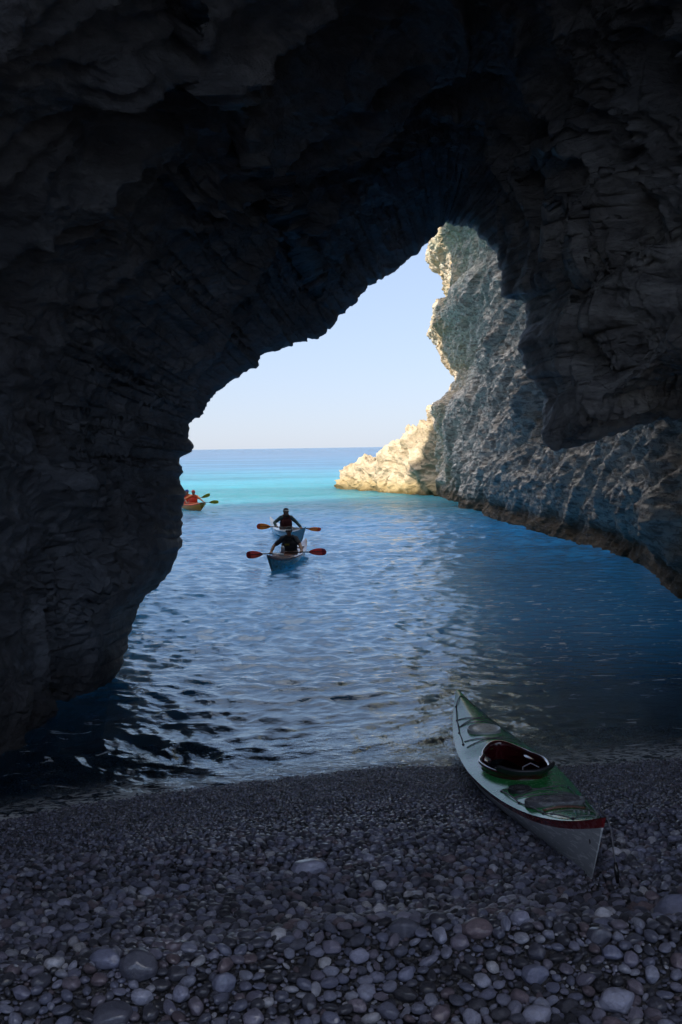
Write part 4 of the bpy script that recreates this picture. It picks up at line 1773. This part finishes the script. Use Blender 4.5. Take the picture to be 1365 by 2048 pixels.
def build_person(root, gripL, gripR, lean=0.0, turn=0.0, shirt=M_shirt_dark, sleeves=True, vest=M_vest_dark,
                 hat='cap', hat_mat=M_cap_dark, band=None, long_hair=False, glasses=True, patch=None, shaft_dir=Vector((0, 1, 0)), shade_skin=M_skin):
    """seated figure, +X forward, origin on the seat. gripL/R: where the fists close on the paddle (local)"""
    def L(x, y, z):
        # lean the spine forward
        return Vector((x + z * math.sin(lean), y, z * math.cos(lean)))
    pel, wst, cst, shd = L(0, 0, 0.10), L(-0.01, 0, 0.27), L(0.0, 0, 0.44), L(0, 0, 0.55)
    nck, hd0 = L(0.005, 0, 0.615), L(0.02, 0, 0.68)
    V = [pel, wst, cst, shd, nck, hd0]
    E = [(0, 1), (1, 2), (2, 3), (3, 4), (4, 5)]
    R = [(0.115, 0.165), (0.10, 0.140), (0.110, 0.155), (0.085, 0.125), 0.056, 0.052]
    arms = {}
    for s_, g in ((1, gripL), (-1, gripR)):
        sh = L(0.0, s_ * 0.165, 0.555)
        g = Vector(g)
        wr = g + Vector((-0.07, s_ * 0.015, 0.015))
        v = wr - sh
        up_, lo = 0.29, 0.26
        dist = min(v.length, up_ + lo - 0.005)
        a = (up_ ** 2 - lo ** 2 + dist ** 2) / (2 * dist)
        h = math.sqrt(max(up_ ** 2 - a ** 2, 0))
        pole = Vector((-0.15, s_ * 1.0, -0.45))
        dv = v.normalized()
        pole = (pole - dv * pole.dot(dv)).normalized()
        el = sh + dv * a + pole * h
        wr = sh + dv * dist
        i = len(V)
        V += [sh, sh.lerp(el, 0.45), el, el.lerp(wr, 0.4), wr]
        E += [(3, i), (i, i + 1), (i + 1, i + 2), (i + 2, i + 3), (i + 3, i + 4)]
        R += [0.062, 0.050, 0.039, 0.040, 0.029]
        arms[s_] = (sh, el, wr, g)
    # thighs and shins inside the hull
    for s_ in (1, -1):
        i = len(V)
        V += [Vector((0.05, s_ * 0.10, 0.08)), Vector((0.46, s_ * 0.14, 0.135)), Vector((0.84, s_ * 0.09, 0.05)), Vector((0.90, s_ * 0.09, 0.10))]
        E += [(0, i), (i, i + 1), (i + 1, i + 2), (i + 2, i + 3)]
        R += [0.085, 0.060, 0.040, 0.035]
    bm = bmesh.new()
    bm_add_mesh(bm, flesh(V, E, R))
    # head: skull, jaw, nose, ears, brow
    hc = L(0.03, 0, 0.755)
    RT = Matrix.Rotation(turn, 4, 'Z')

    def hp(x, y, z):
        return hc + RT @ Vector((x, y, z))
    add_ball(bm, hp(-0.008, 0, 0.022), (0.097, 0.076, 0.092), RT)
    add_ball(bm, hp(0.028, 0, -0.045), (0.062, 0.056, 0.066), RT)
    add_ball(bm, hp(0.060, 0, -0.088), (0.022, 0.024, 0.018), RT)
    add_ball(bm, hp(0.099, 0, -0.018), (0.017, 0.012, 0.024), RT)
    add_ball(bm, hp(0.085, 0, 0.018), (0.014, 0.050, 0.012), RT)
    add_ball(bm, hp(0.082, 0, -0.058), (0.012, 0.024, 0.008), RT)
    for s_ in (1, -1):
        add_ball(bm, hp(-0.002, s_ * 0.077, -0.008), (0.018, 0.010, 0.030), RT)
        add_ball(bm, hp(0.055, s_ * 0.042, -0.028), (0.025, 0.020, 0.022), RT)
    # hands: palm behind the shaft, fingers over it, thumb under
    sd = shaft_dir.normalized()
    rS = 0.016
    for s_, (sh, el, wr, g) in arms.items():
        fw = (g - wr).normalized()
        fw = (fw - sd * fw.dot(sd)).normalized()
        upv = Vector((0, 0, 1))
        upv = (upv - fw * upv.dot(fw) - sd * upv.dot(sd)).normalized()
        M = Matrix((fw, sd, upv)).transposed().to_4x4()
        palm = g - fw * (rS + 0.016) + upv * 0.008
        add_ball(bm, palm, (0.026, 0.046, 0.026), M)
        add_ball(bm, (palm + wr) / 2, (0.050, 0.028, 0.024), M)
        for k, (off, ln) in enumerate(((-0.031, 0.90), (-0.010, 1.05), (0.011, 1.0), (0.031, 0.82))):
            b0 = g + sd * off * 1.0
            path = []
            for t in (0, 1, 2, 3, 4):
                a_ = math.radians(168 - t * 58 * ln)
                rad = rS + 0.009
                path.append(b0 + fw * math.cos(a_) * rad + upv * math.sin(a_) * rad)
            add_tube(bm, path, 0.0092, 8, r_fn=lambda q: 1.0 - 0.25 * q)
        th = [palm - sd * 0.03 * s_ * 0 + sd * (-s_) * 0.030 - upv * 0.010, g + sd * (-s_) * 0.036 - upv * (rS + 0.008) - fw * 0.006,
              g + sd * (-s_) * 0.020 - upv * (rS + 0.009) + fw * 0.016]
        add_tube(bm, th, 0.0105, 8, r_fn=lambda q: 1.0 - 0.2 * q)
    body = remeshed('body', bm, shade_skin, root, 0.0075)
    # shirt
    bm = bmesh.new()
    Vs, Es, Rs_ = V[:5], [(0, 1), (1, 2), (2, 3), (3, 4)], [(0.125, 0.178), (0.112, 0.153), (0.122, 0.167), (0.096, 0.137), 0.060]
    Vs = list(Vs)
    Vs[4] = L(0.004, 0, 0.598)
    for s_ in (1, -1):
        sh, el, wr, g = arms[s_]
        i = len(Vs)
        if sleeves:
            Vs += [sh, sh.lerp(el, 0.5), el, el.lerp(wr, 0.5), el.lerp(wr, 0.9)]
            Es += [(3, i), (i, i + 1), (i + 1, i + 2), (i + 2, i + 3), (i + 3, i + 4)]
            Rs_ += [0.073, 0.061, 0.050, 0.049, 0.041]
        else:
            Vs += [sh, sh.lerp(el, 0.35), sh.lerp(el, 0.7)]
            Es += [(3, i), (i, i + 1), (i + 1, i + 2)]
            Rs_ += [0.073, 0.063, 0.060]
    bm_add_mesh(bm, flesh(Vs, Es, Rs_))
    remeshed('shirt', bm, shirt, root, 0.010)
    # buoyancy vest
    if vest is not None:
        bm = bmesh.new()
        n = 40
        zs_ = np.linspace(0.20, 0.575, 22)
        vs = []
        for z in zs_:
            ring = []
            arm = smooth(np.array(z), 0.40, 0.54)
            for k in range(n):
                a_ = k * 2 * math.pi / n
                c, s__ = math.cos(a_), math.sin(a_)
                rx = 0.170 - 0.035 * float(arm)
                ry = 0.198 - 0.066 * float(arm)
                if z > 0.555:
                    rx *= 0.88
                    ry *= 0.9
                bulge = 1 + 0.035 * math.sin(z * 60) * (abs(c) > 0.3)
                x = rx * abs(c) ** 0.8 * (1 if c > 0 else -1) * bulge
                y = ry * abs(s__) ** 0.8 * (1 if s__ > 0 else -1)
                ring.append(bm.verts.new(L(x, y, float(z))))
            vs.append(ring)
        for a, b in zip(vs[:-1], vs[1:]):
            for k in range(n):
                bm.faces.new((a[k], a[(k + 1) % n], b[(k + 1) % n], b[k]))
        vo = bm_obj('vest', bm, vest, root)
        md = vo.modifiers.new('t', 'SOLIDIFY')
        md.thickness = 0.02
        md.offset = -1
        for s_ in (1, -1):
            bm = bmesh.new()
            P = [L(0.135 * math.cos(t), s_ * (0.098 - 0.01 * math.sin(t)), 0.555 + 0.085 * math.sin(t)) for t in np.linspace(0, math.pi, 12)]
            add_tube(bm, P, 0.020, 8)
            bm_obj('shoulder_strap', bm, vest, root)
        if patch is not None:
            bm = bmesh.new()
            add_box(bm, L(0.178, -0.02, 0.42), (0.014, 0.12, 0.045), Matrix.Rotation(lean, 4, 'Y'), 0.005)
            bm_obj('vest_pocket', bm, patch, root)
    # headgear
    bm = bmesh.new()
    n = 28
    vs = []
    for i in range(8):
        ph = i / 7 * math.pi / 2
        vs.append([bm.verts.new(hp(-0.008 + 0.107 * math.cos(ph) * math.cos(t), 0.087 * math.cos(ph) * math.sin(t), 0.030 + 0.088 * math.sin(ph)))
                   for t in np.linspace(0, 2 * math.pi, n, endpoint=False)])
    for a, b in zip(vs[:-1], vs[1:]):
        for k in range(n):
            bm.faces.new((a[k], a[(k + 1) % n], b[(k + 1) % n], b[k]))
    hatp = bm_obj('cap', bm, hat_mat, root)
    bm = bmesh.new()
    m = 12
    top = []
    for i in range(m + 1):
        t = (i / m - 0.5) * 2.2
        inn = bm.verts.new(hp(-0.008 + 0.104 * math.cos(t), 0.085 * math.sin(t), 0.034))
        ou = bm.verts.new(hp(0.0 + 0.165 * math.cos(t * 0.85) + 0.004, 0.088 * math.sin(t), 0.026))
        top.append((inn, ou))
    for a, b in zip(top[:-1], top[1:]):
        bm.faces.new((a[0], a[1], b[1], b[0]))
    br = bm_obj('brim', bm, band if band is not None else hat_mat, hatp)
    md = br.modifiers.new('t', 'SOLIDIFY')
    md.thickness = 0.006
    if band is not None:
        bm = bmesh.new()
        P = [hp(-0.008 + 0.109 * math.cos(t), 0.089 * math.sin(t), 0.042) for t in np.linspace(0, 2 * math.pi, 32, endpoint=False)]
        add_tube(bm, P, 0.009, 6, closed=True)
        bm_obj('band', bm, band, hatp)
    # hair
    bm = bmesh.new()
    if long_hair:
        add_ball(bm, hp(-0.035, 0, 0.005), (0.088, 0.086, 0.095), RT)
        add_ball(bm, hp(-0.05, 0.02, -0.09), (0.060, 0.090, 0.10), RT)
        add_ball(bm, hp(-0.055, 0.04, -0.17), (0.045, 0.085, 0.09), RT)
    else:
        add_ball(bm, hp(-0.026, 0, 0.008), (0.084, 0.0795, 0.078), RT)
    remeshed('hair', bm, M_hair, root, 0.008)
    if glasses:
        bm = bmesh.new()
        for s_ in (1, -1):
            add_ball(bm, hp(0.092, s_ * 0.034, 0.000), (0.012, 0.027, 0.018), RT, 12)
        add_tube(bm, [hp(0.0, 0.082, 0.002), hp(0.085, 0.058, 0.003), hp(0.10, 0, 0.006), hp(0.085, -0.058, 0.003), hp(0.0, -0.082, 0.002)], 0.004, 6)
        bm_obj('sunglasses', bm, M_carbon, root)
    else:
        for s_ in (1, -1):
            bm = bmesh.new()
            add_ball(bm, hp(0.083, s_ * 0.032, 0.000), (0.010, 0.013, 0.008), RT, 10)
            bm_obj('eye', bm, M_carbon, root)


def build_paddle(name, M, length, blade, tip, label, feather=(0.0, 0.0), group='paddles'):
    """shaft along local Y, blades in the local Y-Z plane"""
    root = empty(name, M, label, 'paddle', group)
    bl = 0.46
    bm = bmesh.new()
    add_tube(bm, [(0, y, 0) for y in np.linspace(-length / 2 + bl * 0.75, length / 2 - bl * 0.75, 12)], 0.0155, 10)
    bm_obj('shaft', bm, M_carbon, root)
    for s_, fe in ((-1, feather[0]), (1, feather[1])):
        Rf = Matrix.Rotation(fe, 4, 'Y')
        n, m = 22, 9
        for part, (ta, tb), mt in (('blade', (0.0, 0.76), blade), ('tip', (0.76, 1.0), tip)):
            bm = bmesh.new()
            vs = []
            for i in range(n):
                t = ta + (tb - ta) * i / (n - 1)
                w = 0.098 * math.sin(math.pi * min(1, t * 0.74 + 0.02)) ** 0.8 * (1 if t < 0.88 else math.sqrt(max(0.0, 1 - ((t - 0.88) / 0.1205) ** 2)) * 0.85 + 0.15)
                row = []
                for j in range(m):
                    q = j / (m - 1) * 2 - 1
                    row.append(bm.verts.new(Rf @ Vector((0.018 * (q * q) - 0.012 * t, s_ * (length / 2 - bl + t * bl), q * w - 0.012 * t))))
                vs.append(row)
            for i in range(n - 1):
                for j in range(m - 1):
                    bm.faces.new((vs[i][j], vs[i + 1][j], vs[i + 1][j + 1], vs[i][j + 1]))
            if part == 'blade':
                b = bm_obj('blade', bm, mt, root)
                md = b.modifiers.new('t', 'SOLIDIFY')
                md.thickness = 0.003
            else:
                c = bm_obj('tip', bm, mt, b)
                md = c.modifiers.new('t', 'SOLIDIFY')
                md.thickness = 0.007
        bm = bmesh.new()
        add_tube(bm, [Rf @ Vector((-0.006 * t, s_ * (length / 2 - bl * (1 - t) * 1.05), -0.012 * t)) for t in (0, 0.3, 0.6, 0.85)], 0.013, 8,
                 r_fn=lambda q: 1 - 0.6 * q)
        bm_obj('spine', bm, M_carbon, b)
    return root


# ---- kayaker nearest the cave
def afloat(bow, stern, sink, H, name_label, mats, cock, roll=0.0):
    d = Vector(bow) - Vector(stern)
    d.z = 0
    mid = (Vector(bow) + Vector(stern)) / 2
    M = frame(Vector((mid.x, mid.y, -sink)), d, roll)
    root = empty('kayak', M, name_label, 'kayak')
    build_kayak(root, H, mats, cock=cock)
    return root, M


bow2 = at(536, 1118, 25.9)
st2 = at(612, 1086, 30.3)
H2 = Hull(L=4.6, B=0.60, D=0.27, bow=0.22, stern=0.22)
k2, MK2 = afloat(bow2, st2, 0.08, H2, 'teal hulled sea kayak with orange seam carrying the paddler nearest the beach',
                 (M_teal, M_orange_trim, M_brown, M_brown), (-0.05, 0.82, 0.44))
hatch(k2, H2, 1.15, 0, 0.44, 0.28, M_hatch_pale, M_rubber, False, 0, 'front_hatch')
hatch(k2, H2, -1.3, 0, 0.42, 0.28, M_hatch_pale, M_rubber, False, 0, 'rear_hatch')
bm = bmesh.new()
for s_ in (-1, 1):
    add_tube(bm, [H2.deck_pt(x, s_ * float(H2.b(np.array(x / 2.3))) * 0.8, 0.01) for x in np.linspace(0.6, 2.2, 14)], 0.006, 6)
bm_obj('deck_line', bm, M_cord_pale, k2)
# water bottle on the foredeck
bt = bmesh.new()
pb = H2.deck_pt(0.62, 0.0, 0)
add_tube(bt, [(0.62, -0.0, pb.z), (0.62, 0, pb.z + 0.10), (0.62, 0, pb.z + 0.15), (0.62, 0, pb.z + 0.19)], 0.045, 14, r_fn=lambda q: 1 if q < 0.7 else 0.55)
bo = bm_obj('bottle', bt, M_silver, None)
bo.matrix_world = MK2
tag(bo, 'small silver bottle standing on the foredeck of the teal kayak', 'bottle')

seat2 = MK2 @ Matrix.Translation((-0.15, 0, 0.10))
up_tilt = math.radians(2.6)


def paddle_for(seatM, x, z, yaw, roll_, length, *a, **k):
    Ml = Matrix.Translation((x, 0, z)) @ Matrix.Rotation(yaw, 4, 'Z') @ Matrix.Rotation(roll_, 4, 'X')
    p = build_paddle('paddle', seatM @ Ml, length, *a, **k)
    gl = Ml @ Vector((0, 0.40, 0))
    gr = Ml @ Vector((0, -0.40, 0))
    return gl, gr, (Ml.to_3x3() @ Vector((0, 1, 0)))


gl, gr, sd_ = paddle_for(seat2, 0.44, 0.235, math.radians(-8), math.radians(3.2), 2.12, M_blade_red, M_blade_redtip,
                         'black shafted paddle with red blades held by the nearest paddler', feather=(0.1, 0.35))
p2 = empty('person', seat2, 'paddler in dark shirt and vest with pale sun visor, sitting in the nearer teal kayak', 'person')
build_person(p2, gl, gr, lean=0.02, turn=-0.1, shirt=M_shirt_dark, vest=M_vest_dark, hat_mat=M_cap_dark, band=M_band, patch=M_yellow_cloth,
             shaft_dir=sd_, sleeves=False)

# ---- second kayaker, further out
bow1 = at(613, 1064, 34.3)
st1 = at(540, 1046, 39.0)
H1 = Hull(L=4.75, B=0.60, D=0.27, bow=0.24, stern=0.30)
k1, MK1 = afloat(bow1, st1, 0.08, H1, 'pale sea kayak with upswept stern carrying the paddler farther out',
                 (M_pale, M_pale, M_pale, M_brown), (-0.05, 0.82, 0.44))
hatch(k1, H1, 1.15, 0, 0.40, 0.28, M_hatch, M_rubber, False, 0, 'front_hatch')
bm = bmesh.new()
for s_ in (-1, 1):
    add_tube(bm, [H1.deck_pt(x, s_ * float(H1.b(np.array(x / 2.375))) * 0.8, 0.01) for x in np.linspace(0.6, 2.2, 14)], 0.006, 6)
bm_obj('deck_line', bm, M_cord, k1)
seat1 = MK1 @ Matrix.Translation((-0.12, 0, 0.11))
gl, gr, sd_ = paddle_for(seat1, 0.42, 0.25, math.radians(-4), math.radians(-4.5), 2.12, M_blade_amber, M_blade_ambertip,
                         'black shafted paddle with amber blades held by the farther paddler', feather=(0.1, 0.75))
p1 = empty('person', seat1, 'paddler with long dark hair, teal top and maroon vest, sitting in the pale kayak', 'person')
build_person(p1, gl, gr, lean=0.03, turn=0.15, shirt=M_shirt_teal, vest=M_vest_maroon, hat_mat=M_cap_dark, band=M_band, long_hair=True,
             shaft_dir=sd_, sleeves=True, glasses=True)


# ---- orange double, half behind the left rock
def double():
    bow = at(408, 1016, 52.3)
    d = Vector((0.42, -0.90, 0)).normalized()
    L_ = 3.9
    H = Hull(L=L_, B=0.80, D=0.30, bow=0.16, stern=0.14, crown=0.03, rocker=0.05, full=1)
    H.b = lambda u: 0.40 * np.clip(1 - np.abs(u) ** 2.8, 0, 1) ** 0.75 + 0.01
    mid = Vector((bow.x, bow.y, 0)) - d * (L_ / 2)
    M = frame(Vector((mid.x, mid.y, -0.07)), d)
    root = empty('kayak', M, 'yellow and orange double kayak coming out from behind the left rock', 'kayak')
    build_kayak(root, H, (M_yellow, M_orange, M_orange, M_orange), cock=(0.30, 0.80, 0.5))
    bm = bmesh.new()
    for x in (0.42, -0.62):
        add_tube(bm, [(x - 0.30, y, 0.34 + 0.18 * (1 - (y / 0.24) ** 2)) for y in np.linspace(-0.22, 0.22, 9)], 0.02, 8)
    bm_obj('seat_back', bm, M_rubber, root)
    for (x, lab, hm, vst, sht, ttl) in ((0.36, 'paddler in red cap and red vest at the front of the double kayak', M_cap_red, M_vest_red, M_shirt_orange, 0.0),
                                        (-0.66, 'paddler in blue cap and red vest at the back of the double kayak', M_cap_blue, M_vest_red, M_shirt_orange, 0.3)):
        seat = M @ Matrix.Translation((x, 0.0, 0.12))
        front = x > 0
        yaw = math.radians(-26 if front else -8)
        gl, gr, sd_ = paddle_for(seat, 0.42, 0.26, yaw, math.radians(3 if front else 20), 2.15, M_blade_lime, M_blade_lime,
                                 'paddle with lime green blades held by the %s paddler of the double kayak' % ('front' if front else 'back'),
                                 feather=(0.3, 0.5))
        p = empty('person', seat, lab, 'person')
        build_person(p, gl, gr, lean=0.03, turn=0.2, shirt=sht, sleeves=False, vest=vst, hat_mat=hm, glasses=False, shaft_dir=sd_)


double()
